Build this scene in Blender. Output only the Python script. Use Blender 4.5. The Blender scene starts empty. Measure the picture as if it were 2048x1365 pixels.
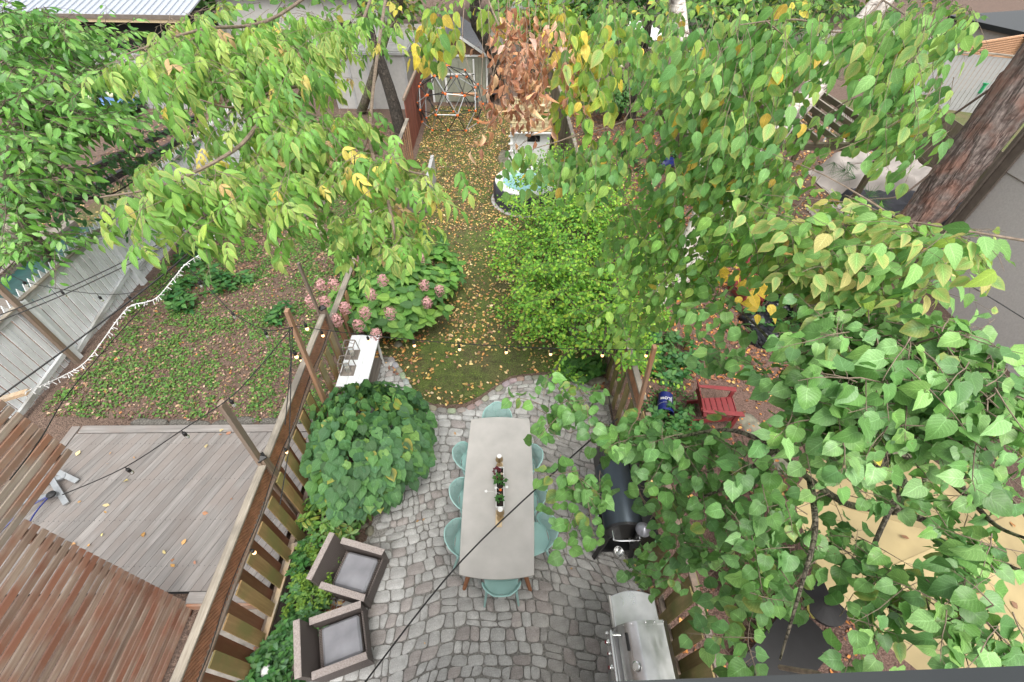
import bpy, bmesh, math, random
import numpy as np
from mathutils import Vector, Matrix, noise
random.seed(7); rng = np.random.default_rng(7)
S = bpy.context.scene; C = S.collection
PI = math.pi; rad = math.radians
# ------------------------------------------------------------------ camera
FPX, CX, CY, H = 890.0, 1024.0, 682.5, 7.0
_up = Vector((19, 848, 889)).normalized()
_Y = Vector((-24, 932, -889)); _Y = (_Y - _up * _Y.dot(_up)).normalized()
_X = _Y.cross(_up)
RM = Matrix((_X, _Y, _up))                       # world = RM @ cam
cam = bpy.data.objects.new('camera', bpy.data.cameras.new('camera')); C.objects.link(cam)
cam.data.sensor_width = 36; cam.data.lens = 36 * FPX / 2048
cam.data.clip_end = 500; cam.data.clip_start = .02
cam.matrix_world = Matrix.Translation((0, 0, H)) @ RM.to_4x4()
S.camera = cam
# ------------------------------------------------------------------ world, sun, exposure
W = bpy.data.worlds.new('World'); S.world = W; W.use_nodes = True
nt = W.node_tree; bg = nt.nodes['Background']
sky = nt.nodes.new('ShaderNodeTexSky'); sky.sky_type = 'NISHITA'; sky.sun_disc = False
sky.sun_elevation = rad(58); sky.sun_rotation = rad(173); sky.dust_density = 4; sky.air_density = 1.2
hs = nt.nodes.new('ShaderNodeHueSaturation'); hs.inputs['Saturation'].default_value = .12
nt.links.new(sky.outputs[0], hs.inputs['Color']); nt.links.new(hs.outputs[0], bg.inputs[0])
bg.inputs[1].default_value = .15
sun = bpy.data.objects.new('sun', bpy.data.lights.new('sun', 'SUN')); C.objects.link(sun)
sun.data.energy = 1.45; sun.data.angle = rad(40); sun.data.color = (1, .95, .87)
sun.rotation_euler = Vector((.22, -.4, 1)).to_track_quat('Z', 'Y').to_euler()
S.view_settings.view_transform = 'Standard'; S.view_settings.look = 'None'
S.view_settings.exposure = .98; S.view_settings.gamma = 1; S.view_settings.use_curve_mapping = False

# ------------------------------------------------------------------ pixel helpers (photo pixels -> places)
def ray(px, py): return RM @ Vector((px - CX, CY - py, -FPX))
def G(px, py, z=0.):                              # where a photo pixel meets the level z
    d = ray(px, py); t = (z - H) / d.z; return Vector((0, 0, H)) + d * t
def D(px, py, dep): return Vector((0, 0, H)) + ray(px, py) * (dep / FPX)
def depth_of(p): q = RM.transposed() @ (Vector(p) - Vector((0, 0, H))); return -q.z
def project(P):                                   # N x 3 -> px, py, depth
    R = np.array(RM); q = (P - np.array([0, 0, H])) @ R
    return CX + FPX * q[:, 0] / -q[:, 2], CY - FPX * q[:, 1] / -q[:, 2], -q[:, 2]

# ------------------------------------------------------------------ materials
def mat(name):
    m = bpy.data.materials.new(name); m.use_nodes = True
    n = m.node_tree; return m, n, n.nodes['Principled BSDF']
def N(n, t, **k):
    x = n.nodes.new(t)
    for a, b in k.items():
        if a in x.inputs.keys(): x.inputs[a].default_value = b
        else: setattr(x, a, b)
    return x
def ramp(n, fac, stops):
    r = n.nodes.new('ShaderNodeValToRGB'); e = r.color_ramp.elements
    while len(e) < len(stops): e.new(.5)
    for i, (p, c) in enumerate(stops): e[i].position = p; e[i].color = (*c, 1) if len(c) == 3 else c
    n.links.new(fac, r.inputs[0]); return r.outputs[0]
def mixc(n, f, a, b, bt='MIX'):
    x = n.nodes.new('ShaderNodeMix'); x.data_type = 'RGBA'; x.blend_type = bt
    for s, v in ((x.inputs[0], f), (x.inputs[6], a), (x.inputs[7], b)):
        if hasattr(v, 'links'): n.links.new(v, s)
        elif isinstance(v, (int, float)): s.default_value = v
        else: s.default_value = (*v, 1)
    return x.outputs[2]
def bump(n, b, h, st=.4, di=.01):
    x = N(n, 'ShaderNodeBump', Strength=st, Distance=di); n.links.new(h, x.inputs['Height']); n.links.new(x.outputs[0], b.inputs['Normal'])
def plain(name, col, rough=.6, metal=0, var=.25, scale=8, bmp=0., spec=None):
    m, n, b = mat(name); tc = N(n, 'ShaderNodeTexCoord')
    t = N(n, 'ShaderNodeTexNoise', Scale=scale, Detail=6.); n.links.new(tc.outputs['Object'], t.inputs[0])
    c2 = tuple(c * (1 - var) for c in col); c1 = tuple(min(1, c * (1 + var * .6)) for c in col)
    n.links.new(ramp(n, t.outputs[0], [(.3, c2), (.7, c1)]), b.inputs['Base Color'])
    b.inputs['Roughness'].default_value = rough; b.inputs['Metallic'].default_value = metal
    if spec is not None: b.inputs['Specular IOR Level'].default_value = spec
    if bmp: bump(n, b, t.outputs[0], bmp)
    return m
def wood(name, a, b_, stain=None, axis=1, rough=.65, hv=.35, st=.45, gs=1.):
    """weathered board: grain along the local axis, each board its own tone"""
    m, n, b = mat(name); tc = N(n, 'ShaderNodeTexCoord'); oi = N(n, 'ShaderNodeObjectInfo')
    mp = N(n, 'ShaderNodeMapping'); sc = [26 * gs] * 3; sc[axis] = 1.4 * gs; mp.inputs['Scale'].default_value = sc
    mu = N(n, 'ShaderNodeVectorMath', operation='SCALE'); mu.inputs[0].default_value = (37, 91, 53)
    n.links.new(oi.outputs['Random'], mu.inputs['Scale'])
    ad = N(n, 'ShaderNodeVectorMath', operation='ADD'); n.links.new(tc.outputs['Object'], ad.inputs[0]); n.links.new(mu.outputs[0], ad.inputs[1])
    n.links.new(ad.outputs[0], mp.inputs[0])
    t = N(n, 'ShaderNodeTexNoise', Scale=1., Detail=8., Roughness=.65); n.links.new(mp.outputs[0], t.inputs[0])
    t2 = N(n, 'ShaderNodeTexNoise', Scale=2.2, Detail=5.); n.links.new(ad.outputs[0], t2.inputs[0])
    c = ramp(n, t.outputs[0], [(.3, a), (.7, b_)])
    if stain: c = mixc(n, ramp(n, t2.outputs[0], [(.42, (0, 0, 0)), (.62, (1, 1, 1))]), c, stain)
    g = N(n, 'ShaderNodeMapRange'); g.inputs[3].default_value = 1 - hv; g.inputs[4].default_value = 1 + hv
    n.links.new(oi.outputs['Random'], g.inputs[0])
    sc2 = N(n, 'ShaderNodeVectorMath', operation='SCALE'); n.links.new(c, sc2.inputs[0]); n.links.new(g.outputs[0], sc2.inputs['Scale'])
    n.links.new(sc2.outputs[0], b.inputs['Base Color']); b.inputs['Roughness'].default_value = rough
    bump(n, b, t.outputs[0], st, .004); return m
def leafmat(name, rough=.42, trans=.22, spots=.0, back=1.25):
    m, n, b = mat(name); at_ = N(n, 'ShaderNodeAttribute', attribute_name='Col'); uv = N(n, 'ShaderNodeAttribute', attribute_name='luv')
    sx = N(n, 'ShaderNodeSeparateXYZ'); n.links.new(uv.outputs['Vector'], sx.inputs[0])
    ab = N(n, 'ShaderNodeMath', operation='ABSOLUTE'); n.links.new(sx.outputs[0], ab.inputs[0])
    mid = ramp(n, ab.outputs[0], [(0, (1, 1, 1)), (.07, (0, 0, 0))])
    m1 = N(n, 'ShaderNodeMath', operation='MULTIPLY_ADD'); n.links.new(ab.outputs[0], m1.inputs[0]); m1.inputs[1].default_value = -.35; n.links.new(sx.outputs[1], m1.inputs[2])
    m2 = N(n, 'ShaderNodeMath', operation='MULTIPLY'); n.links.new(m1.outputs[0], m2.inputs[0]); m2.inputs[1].default_value = 44
    sn = N(n, 'ShaderNodeMath', operation='SINE'); n.links.new(m2.outputs[0], sn.inputs[0])
    vein = ramp(n, sn.outputs[0], [(.86, (0, 0, 0)), (1, (.55, .55, .55))])
    vv = mixc(n, 1., mid, vein, 'LIGHTEN')
    lt = mixc(n, 1., at_.outputs['Color'], (1.7, 1.55, 1.9), 'MULTIPLY')
    c = mixc(n, vv, at_.outputs['Color'], lt)
    tc = N(n, 'ShaderNodeTexCoord'); nz = N(n, 'ShaderNodeTexNoise', Scale=30., Detail=3.); n.links.new(tc.outputs['Object'], nz.inputs[0])
    c = mixc(n, 1., c, ramp(n, nz.outputs[0], [(.3, (.8, .8, .8)), (.7, (1.15, 1.15, 1.1))]), 'MULTIPLY')
    gm = N(n, 'ShaderNodeNewGeometry'); cb = mixc(n, 1., c, (back, back, back * .95), 'MULTIPLY'); c = mixc(n, gm.outputs['Backfacing'], c, cb)
    sp = N(n, 'ShaderNodeTexNoise', Scale=85., Detail=2.); n.links.new(tc.outputs['Object'], sp.inputs[0])
    c = mixc(n, ramp(n, sp.outputs[0], [(.7, (0, 0, 0)), (.76, (.8, .8, .8))]), c, (.2, .12, .04))
    n.links.new(c, b.inputs['Base Color']); b.inputs['Roughness'].default_value = rough
    b.inputs['Specular IOR Level'].default_value = .5
    bump(n, b, sn.outputs[0], .12, .002)
    tr = N(n, 'ShaderNodeBsdfTranslucent'); n.links.new(c, tr.inputs[0])
    mx = N(n, 'ShaderNodeMixShader'); mx.inputs[0].default_value = trans
    n.links.new(b.outputs[0], mx.inputs[1]); n.links.new(tr.outputs[0], mx.inputs[2]); n.links.new(mx.outputs[0], n.nodes['Material Output'].inputs[0])
    return m
LEAF = leafmat('leaf_gloss', .42, .28); LEAFM = leafmat('leaf_matte', .62, .34); LITTER = leafmat('leaf_litter', .6, .05, back=1.)

def soil(name, cols, scale=9, rough=.9, bm=.8):
    m, n, b = mat(name); tc = N(n, 'ShaderNodeTexCoord')
    t = N(n, 'ShaderNodeTexNoise', Scale=scale, Detail=12., Roughness=.75); n.links.new(tc.outputs['Object'], t.inputs[0])
    t2 = N(n, 'ShaderNodeTexNoise', Scale=1.1, Detail=5.); n.links.new(tc.outputs['Object'], t2.inputs[0])
    v = N(n, 'ShaderNodeTexVoronoi', Scale=38.); n.links.new(tc.outputs['Object'], v.inputs[0])
    c = ramp(n, t.outputs[0], [(.3, cols[0]), (.5, cols[1]), (.72, cols[2])])
    c = mixc(n, ramp(n, t2.outputs[0], [(.4, (0, 0, 0)), (.65, (1, 1, 1))]), c, mixc(n, .6, c, cols[3]))
    c = mixc(n, 1., c, ramp(n, v.outputs[0], [(.1, (1.15, 1.15, 1.15)), (.8, (.6, .6, .6))]), 'MULTIPLY')
    n.links.new(c, b.inputs['Base Color']); b.inputs['Roughness'].default_value = rough
    bump(n, b, v.outputs[0], bm, .02); return m
M = {}
M['soil'] = soil('soil', [(.07, .045, .035), (.16, .105, .08), (.27, .19, .14), (.15, .1, .075)])
M['soil_red'] = soil('soil_red', [(.06, .035, .028), (.15, .09, .07), (.24, .155, .12), (.19, .115, .09)], 14)
M['lawn'] = soil('lawn_moss', [(.035, .035, .015), (.09, .13, .025), (.16, .2, .045), (.11, .075, .045)], 5)
M['lawn2'] = soil('lawn_far', [(.06, .08, .02), (.12, .15, .04), (.17, .16, .07), (.17, .11, .07)], 3)
M['bed'] = soil('paver_bed', [(.2, .19, .175), (.31, .3, .28), (.42, .4, .375), (.19, .18, .165)], 6)
M['concrete'] = plain('concrete', (.3, .28, .25), .85, var=.35, scale=7, bmp=.3)
M['gravel'] = soil('gravel', [(.08, .07, .06), (.17, .16, .14), (.28, .26, .24), (.12, .11, .1)], 20)
def stonemat():
    m, n, b = mat('paver'); tc = N(n, 'ShaderNodeTexCoord'); oi = N(n, 'ShaderNodeObjectInfo'); at_ = N(n, 'ShaderNodeAttribute', attribute_name='Col')
    t = N(n, 'ShaderNodeTexNoise', Scale=9., Detail=10., Roughness=.7); n.links.new(tc.outputs['Object'], t.inputs[0])
    t2 = N(n, 'ShaderNodeTexNoise', Scale=90., Detail=4.); n.links.new(tc.outputs['Object'], t2.inputs[0])
    c = mixc(n, 1., at_.outputs['Color'], ramp(n, t.outputs[0], [(.25, (.62, .6, .58)), (.5, (.95, .95, .95)), (.75, (1.3, 1.3, 1.3))]), 'MULTIPLY')
    c = mixc(n, 1., c, ramp(n, t2.outputs[0], [(.3, (.8, .8, .8)), (.7, (1.18, 1.18, 1.18))]), 'MULTIPLY')
    n.links.new(c, b.inputs['Base Color']); b.inputs['Roughness'].default_value = .72
    bump(n, b, t2.outputs[0], .35, .004); return m
M['paver'] = stonemat()
M['rock'] = plain('rock', (.2, .19, .14), .85, var=.5, scale=9, bmp=.7)
M['cedar'] = wood('cedar_new', (.3, .15, .08), (.48, .27, .16), (.33, .2, .13), axis=2, hv=.12)
M['cedar_y'] = wood('cedar_rail', (.3, .2, .12), (.5, .38, .25), (.3, .27, .22), axis=1, hv=.12)
M['oldpost'] = wood('old_post', (.16, .11, .08), (.3, .22, .16), (.2, .16, .13), axis=2, hv=.15)
M['cap'] = wood('weathered_cap', (.2, .17, .13), (.42, .375, .31), (.17, .15, .125), axis=1, st=.8, hv=.08, gs=1.6)
M['olive'] = wood('olive_board', (.3, .18, .08), (.47, .31, .15), (.27, .23, .09), axis=2, hv=.2, rough=.5)
M['brownb'] = wood('brown_board', (.2, .09, .055), (.34, .17, .1), (.25, .1, .06), axis=2, hv=.2, rough=.5)
M['lattice'] = plain('lattice_wood', (.38, .18, .1), .55, var=.35)
M['fencer'] = wood('fence_right', (.2, .15, .06), (.34, .26, .12), (.16, .16, .05), axis=2, hv=.25)
M['greyf'] = wood('grey_fence', (.14, .11, .085), (.27, .225, .18), (.14, .13, .07), axis=2, hv=.25)
M['white'] = wood('white_board', (.66, .69, .72), (.86, .88, .9), (.64, .66, .67), axis=2, hv=.08, rough=.6, st=.3)
M['whitey'] = wood('white_rail', (.4, .41, .41), (.62, .64, .65), (.3, .29, .27), axis=1, hv=.08)
M['deck'] = wood('deck_board', (.14, .13, .122), (.29, .27, .255), (.2, .175, .16), axis=1, hv=.13, rough=.45, st=.35, gs=.7)
M['slat'] = wood('red_slat', (.18, .11, .08), (.42, .33, .26), (.27, .125, .08), axis=1, hv=.18, rough=.6)
M['slatgrey'] = wood('red_grey_slat', (.26, .2, .16), (.46, .39, .32), (.36, .18, .11), axis=1, hv=.18)
M['redfence'] = wood('red_fence', (.12, .035, .025), (.22, .075, .05), axis=2, hv=.2)
M['orangef'] = wood('orange_fence', (.4, .22, .12), (.6, .36, .22), axis=2, hv=.1)
M['pergw'] = wood('pergola_wood', (.07, .055, .035), (.16, .13, .085), (.09, .09, .04), axis=1)
M['timber'] = wood('timber', (.12, .1, .085), (.26, .23, .2), axis=1)
M['table'] = plain('table_concrete', (.44, .42, .395), .6, var=.13, scale=3.2)
M['teak'] = wood('teak_leg', (.25, .1, .045), (.4, .18, .09), axis=2, hv=.05)
M['mint'] = plain('mint_plastic', (.34, .56, .53), .42, var=.05)
M['blackm'] = plain('black_metal', (.012, .012, .013), .38, var=.2)
M['black'] = plain('black_plastic', (.014, .014, .015), .5, var=.2)
M['cable'] = plain('cable', (.012, .012, .012), .6)
M['blueblack'] = plain('smoker_steel', (.05, .065, .08), .38, .6, var=.15, scale=4)
M['chrome'] = plain('chrome', (.7, .7, .7), .2, 1., var=.05)
M['cushion'] = plain('cushion', (.27, .27, .295), .8, var=.32, scale=2.6)
M['whitem'] = plain('white_paint', (.74, .74, .73), .5, var=.08)
M['whitepanel'] = plain('white_panel', (.45, .44, .42), .6, var=.08)
M['brass'] = plain('brass', (.42, .3, .16), .35, .9, var=.1)
M['pinew'] = wood('pale_wood', (.5, .38, .22), (.66, .52, .34), axis=1, hv=.05)
M['umb'] = plain('cream_canvas', (.35, .275, .14), .85, var=.3, scale=2)
M['redp'] = plain('red_plastic', (.21, .032, .034), .5, var=.15)
M['navy'] = plain('navy', (.012, .02, .14), .4, var=.2)
M['stucco'] = plain('stucco', (.58, .56, .535), .9, var=.09, scale=30, bmp=.3)
M['trim'] = plain('brown_trim', (.17, .14, .115), .6, var=.2)
M['shingle'] = plain('shingle_grey', (.2, .2, .22), .9, var=.35, scale=20, bmp=.4)
M['sage'] = plain('sage_paint', (.27, .28, .22), .6, var=.12)
M['gablew'] = plain('gable_shingle', (.15, .085, .055), .8, var=.4, scale=14)
M['mossroof'] = plain('mossy_shingle', (.33, .27, .15), .9, var=.4, scale=5, bmp=.3)
M['silver'] = plain('galvanised', (.4, .42, .43), .4, .7)
M['orange'] = plain('orange_plastic', (.75, .16, .03), .5)
M['tub'] = plain('tub_vinyl', (.05, .05, .068), .6, var=.2, scale=5)
M['bag'] = plain('black_bag', (.008, .009, .012), .25, var=.2, bmp=.5)
M['tarpg'] = plain('grey_cover', (.42, .38, .35), .85, var=.2, scale=3)
M['tarpk'] = plain('dark_cover', (.035, .036, .045), .7, var=.25)
M['green'] = plain('green_plastic', (.03, .4, .16), .5)
M['tarpb'] = plain('blue_tarp', (.1, .2, .42), .5, var=.5, scale=3)
M['tealt'] = plain('dark_teal', (.015, .06, .055), .4)
M['metalroof'] = plain('metal_roof', (.42, .45, .5), .4, .2, var=.05)
M['greyp'] = plain('grey_panel', (.4, .4, .4), .6, var=.1)
M['darkvoid'] = plain('dark_wall_and_shade', (.008, .008, .008), .9)
M['pink'] = plain('pink_floret', (.6, .33, .32), .8, var=.4, scale=60)
M['cream'] = plain('cream_floret', (.6, .6, .4), .8, var=.3, scale=60)
M['gasket'] = plain('gutter_metal', (.022, .026, .028), .4, .3, var=.15)
M['candle'] = plain('candle', (.6, .48, .36), .6)
M['soilp'] = plain('potting_soil', (.02, .013, .01), .95, var=.4, scale=60, bmp=.6)
M['twig'] = plain('twig_bark', (.2, .15, .11), .8, var=.4, scale=40)
M['twigd'] = plain('twig_dark', (.11, .08, .06), .8, var=.4, scale=40)
M['glass'], _n, _b = mat('glass'); _b.inputs['Roughness'].default_value = .08; _b.inputs['Transmission Weight'].default_value = .9; _b.inputs['Base Color'].default_value = (.9, .95, .95, 1)
M['water'], _n, _b = mat('tub_water'); _b.inputs['Base Color'].default_value = (.24, .44, .48, 1); _b.inputs['Roughness'].default_value = .08
_t = N(_n, 'ShaderNodeTexNoise', Scale=6.); bump(_n, _b, _t.outputs[0], .4, .03)
M['bulb'], _n, _b = mat('warm_bulb'); _b.inputs['Base Color'].default_value = (.9, .8, .6, 1); _b.inputs['Emission Color'].default_value = (1, .5, .18, 1); _b.inputs['Emission Strength'].default_value = 1.5
def steelmat():
    m, n, b = mat('brushed_steel'); tc = N(n, 'ShaderNodeTexCoord'); mp = N(n, 'ShaderNodeMapping'); mp.inputs['Scale'].default_value = (3, 1.2, 60)
    n.links.new(tc.outputs['Object'], mp.inputs[0]); t = N(n, 'ShaderNodeTexNoise', Scale=3., Detail=6.); n.links.new(mp.outputs[0], t.inputs[0])
    t2 = N(n, 'ShaderNodeTexNoise', Scale=5., Detail=3.); n.links.new(tc.outputs['Object'], t2.inputs[0])
    n.links.new(ramp(n, t2.outputs[0], [(.3, (.5, .5, .5)), (.7, (.68, .68, .69))]), b.inputs['Base Color'])
    n.links.new(ramp(n, t.outputs[0], [(.3, (.26, .26, .26)), (.7, (.42, .42, .42))]), b.inputs['Roughness']); b.inputs['Metallic'].default_value = 1
    bump(n, b, t.outputs[0], .08, .002); return m
M['steel'] = steelmat()
def wickermat():
    m, n, b = mat('wicker'); tc = N(n, 'ShaderNodeTexCoord'); sx = N(n, 'ShaderNodeSeparateXYZ'); n.links.new(tc.outputs['Object'], sx.inputs[0])
    def wv(o, s):
        k = N(n, 'ShaderNodeMath', operation='MULTIPLY'); n.links.new(o, k.inputs[0]); k.inputs[1].default_value = s
        q = N(n, 'ShaderNodeMath', operation='SINE'); n.links.new(k.outputs[0], q.inputs[0]); return q.outputs[0]
    ad = N(n, 'ShaderNodeMath', operation='ADD'); n.links.new(sx.outputs[0], ad.inputs[0]); n.links.new(sx.outputs[1], ad.inputs[1])
    p = N(n, 'ShaderNodeMath', operation='MULTIPLY'); n.links.new(wv(sx.outputs[2], 300), p.inputs[0]); n.links.new(wv(ad.outputs[0], 190), p.inputs[1])
    n.links.new(ramp(n, p.outputs[0], [(0, (.075, .06, .055)), (.55, (.2, .165, .15)), (1, (.28, .235, .22))]), b.inputs['Base Color'])
    b.inputs['Roughness'].default_value = .6; bump(n, b, p.outputs[0], .6, .006); return m
M['wicker'] = wickermat()
M['wickertop'] = plain('wicker_edge', (.36, .31, .29), .6, var=.3, scale=60, bmp=.5)
def perfmat():
    m, n, b = mat('mint_perforated'); uv = N(n, 'ShaderNodeAttribute', attribute_name='luv'); sx = N(n, 'ShaderNodeSeparateXYZ'); n.links.new(uv.outputs['Vector'], sx.inputs[0])
    def wv(o, s):
        k = N(n, 'ShaderNodeMath', operation='MULTIPLY'); n.links.new(o, k.inputs[0]); k.inputs[1].default_value = s
        q = N(n, 'ShaderNodeMath', operation='SINE'); n.links.new(k.outputs[0], q.inputs[0]); return q.outputs[0]
    a = wv(sx.outputs[0], 62.); c = wv(sx.outputs[1], 62.)
    p = N(n, 'ShaderNodeMath', operation='MULTIPLY'); n.links.new(a, p.inputs[0]); n.links.new(c, p.inputs[1])
    g = N(n, 'ShaderNodeMath', operation='GREATER_THAN'); n.links.new(p.outputs[0], g.inputs[0]); g.inputs[1].default_value = .42
    mk = N(n, 'ShaderNodeMath', operation='MULTIPLY'); n.links.new(g.outputs[0], mk.inputs[0]); n.links.new(sx.outputs[2], mk.inputs[1])
    b.inputs['Base Color'].default_value = (.34, .56, .53, 1); b.inputs['Roughness'].default_value = .42
    inv = N(n, 'ShaderNodeMath', operation='SUBTRACT'); inv.inputs[0].default_value = 1; n.links.new(mk.outputs[0], inv.inputs[1]); n.links.new(inv.outputs[0], b.inputs['Alpha'])
    return m
M['perf'] = perfmat()
def barkmat(name, a, b_, c_, sc=9, st=1., zs=.28, lo=.22):
    m, n, b = mat(name); tc = N(n, 'ShaderNodeTexCoord'); mp = N(n, 'ShaderNodeMapping'); mp.inputs['Scale'].default_value = (1, 1, zs)
    n.links.new(tc.outputs['Object'], mp.inputs[0])
    nz = N(n, 'ShaderNodeTexNoise', Scale=6., Detail=4.); n.links.new(mp.outputs[0], nz.inputs[0])
    w = mixc(n, .3, mp.outputs[0], nz.outputs[1])
    v = N(n, 'ShaderNodeTexVoronoi', Scale=sc, feature='DISTANCE_TO_EDGE'); n.links.new(w, v.inputs[0])
    t = N(n, 'ShaderNodeTexNoise', Scale=14., Detail=8.); n.links.new(tc.outputs['Object'], t.inputs[0])
    t3 = N(n, 'ShaderNodeTexNoise', Scale=2.5, Detail=4.); n.links.new(tc.outputs['Object'], t3.inputs[0])
    c = ramp(n, t.outputs[0], [(.3, a), (.7, b_)]); c = mixc(n, ramp(n, t3.outputs[0], [(.45, (0, 0, 0)), (.65, (1, 1, 1))]), c, c_)
    c = mixc(n, 1., c, ramp(n, v.outputs[0], [(0, (lo, lo * .92, lo * .92)), (.13, (1, 1, 1))]), 'MULTIPLY')
    n.links.new(c, b.inputs['Base Color']); b.inputs['Roughness'].default_value = .85
    h = ramp(n, v.outputs[0], [(0, (0, 0, 0)), (.3, (1, 1, 1))]); bump(n, b, h, st, .05); return m
M['pinebark'] = barkmat('pine_bark', (.16, .125, .11), (.34, .28, .25), (.3, .17, .13), 7, .9, .14, .5)
M['bark'] = barkmat('grey_bark', (.1, .085, .06), (.22, .19, .14), (.13, .14, .07), 22, .6)
M['barkdark'] = barkmat('dark_bark', (.03, .025, .02), (.08, .065, .05), (.05, .04, .03), 16, .8)
def birchmat():
    m, n, b = mat('birch_bark'); tc = N(n, 'ShaderNodeTexCoord'); mp = N(n, 'ShaderNodeMapping'); mp.inputs['Scale'].default_value = (3, 3, 16)
    n.links.new(tc.outputs['Object'], mp.inputs[0]); t = N(n, 'ShaderNodeTexNoise', Scale=1.6, Detail=8., Roughness=.7); n.links.new(mp.outputs[0], t.inputs[0])
    t2 = N(n, 'ShaderNodeTexNoise', Scale=3., Detail=3.); n.links.new(tc.outputs['Object'], t2.inputs[0])
    c = ramp(n, t.outputs[0], [(.36, (.05, .035, .03)), (.45, (.5, .45, .4)), (.7, (.68, .65, .6))])
    c = mixc(n, ramp(n, t2.outputs[0], [(.58, (0, 0, 0)), (.68, (1, 1, 1))]), c, (.1, .08, .07))
    n.links.new(c, b.inputs['Base Color']); b.inputs['Roughness'].default_value = .7; bump(n, b, t.outputs[0], .6, .02); return m
M['birch'] = birchmat()

# ------------------------------------------------------------------ mesh helpers
def link(name, me, m=None, parent=None, mx=None):
    o = bpy.data.objects.new(name, me); C.objects.link(o)
    if m is not None and not me.materials: me.materials.append(m)
    if parent is not None: o.parent = parent
    if mx is not None: o.matrix_basis = mx
    return o
_bc = {}
def boxmesh(s, bev, m):
    k = (round(s[0], 3), round(s[1], 3), round(s[2], 3), bev, m.name)
    if k not in _bc:
        bm = bmesh.new(); bmesh.ops.create_cube(bm, size=1); bmesh.ops.scale(bm, vec=s, verts=bm.verts)
        if bev: bmesh.ops.bevel(bm, geom=list(bm.edges), offset=min(bev, min(s) * .3), segments=1, affect='EDGES', profile=.5)
        me = bpy.data.meshes.new('box'); bm.to_mesh(me); bm.free(); me.materials.append(m); _bc[k] = me
    return _bc[k]
def eul(r): return Matrix.Rotation(r[2], 4, 'Z') @ Matrix.Rotation(r[1], 4, 'Y') @ Matrix.Rotation(r[0], 4, 'X')
def B(name, size, loc, m, parent=None, rot=(0, 0, 0), bev=.004):
    return link(name, boxmesh(size, bev, m), None, parent, Matrix.Translation(loc) @ eul(rot))
def tag(o, label, cat, group=None, kind=None):
    if label: o['label'] = label
    if cat: o['category'] = cat
    if group: o['group'] = group
    if kind: o['kind'] = kind
    return o
def thing(name, label, cat, group=None, loc=(0, 0, 0), rz=0):
    o = bpy.data.objects.new(name, None); C.objects.link(o); o.empty_display_size = .1
    o.location = loc; o.rotation_euler = (0, 0, rz); return tag(o, label, cat, group)
def copy_tree(o, parent=None):
    c = o.copy(); C.objects.link(c)
    if parent: c.parent = parent
    for ch in list(o.children): copy_tree(ch, c)
    return c
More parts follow.
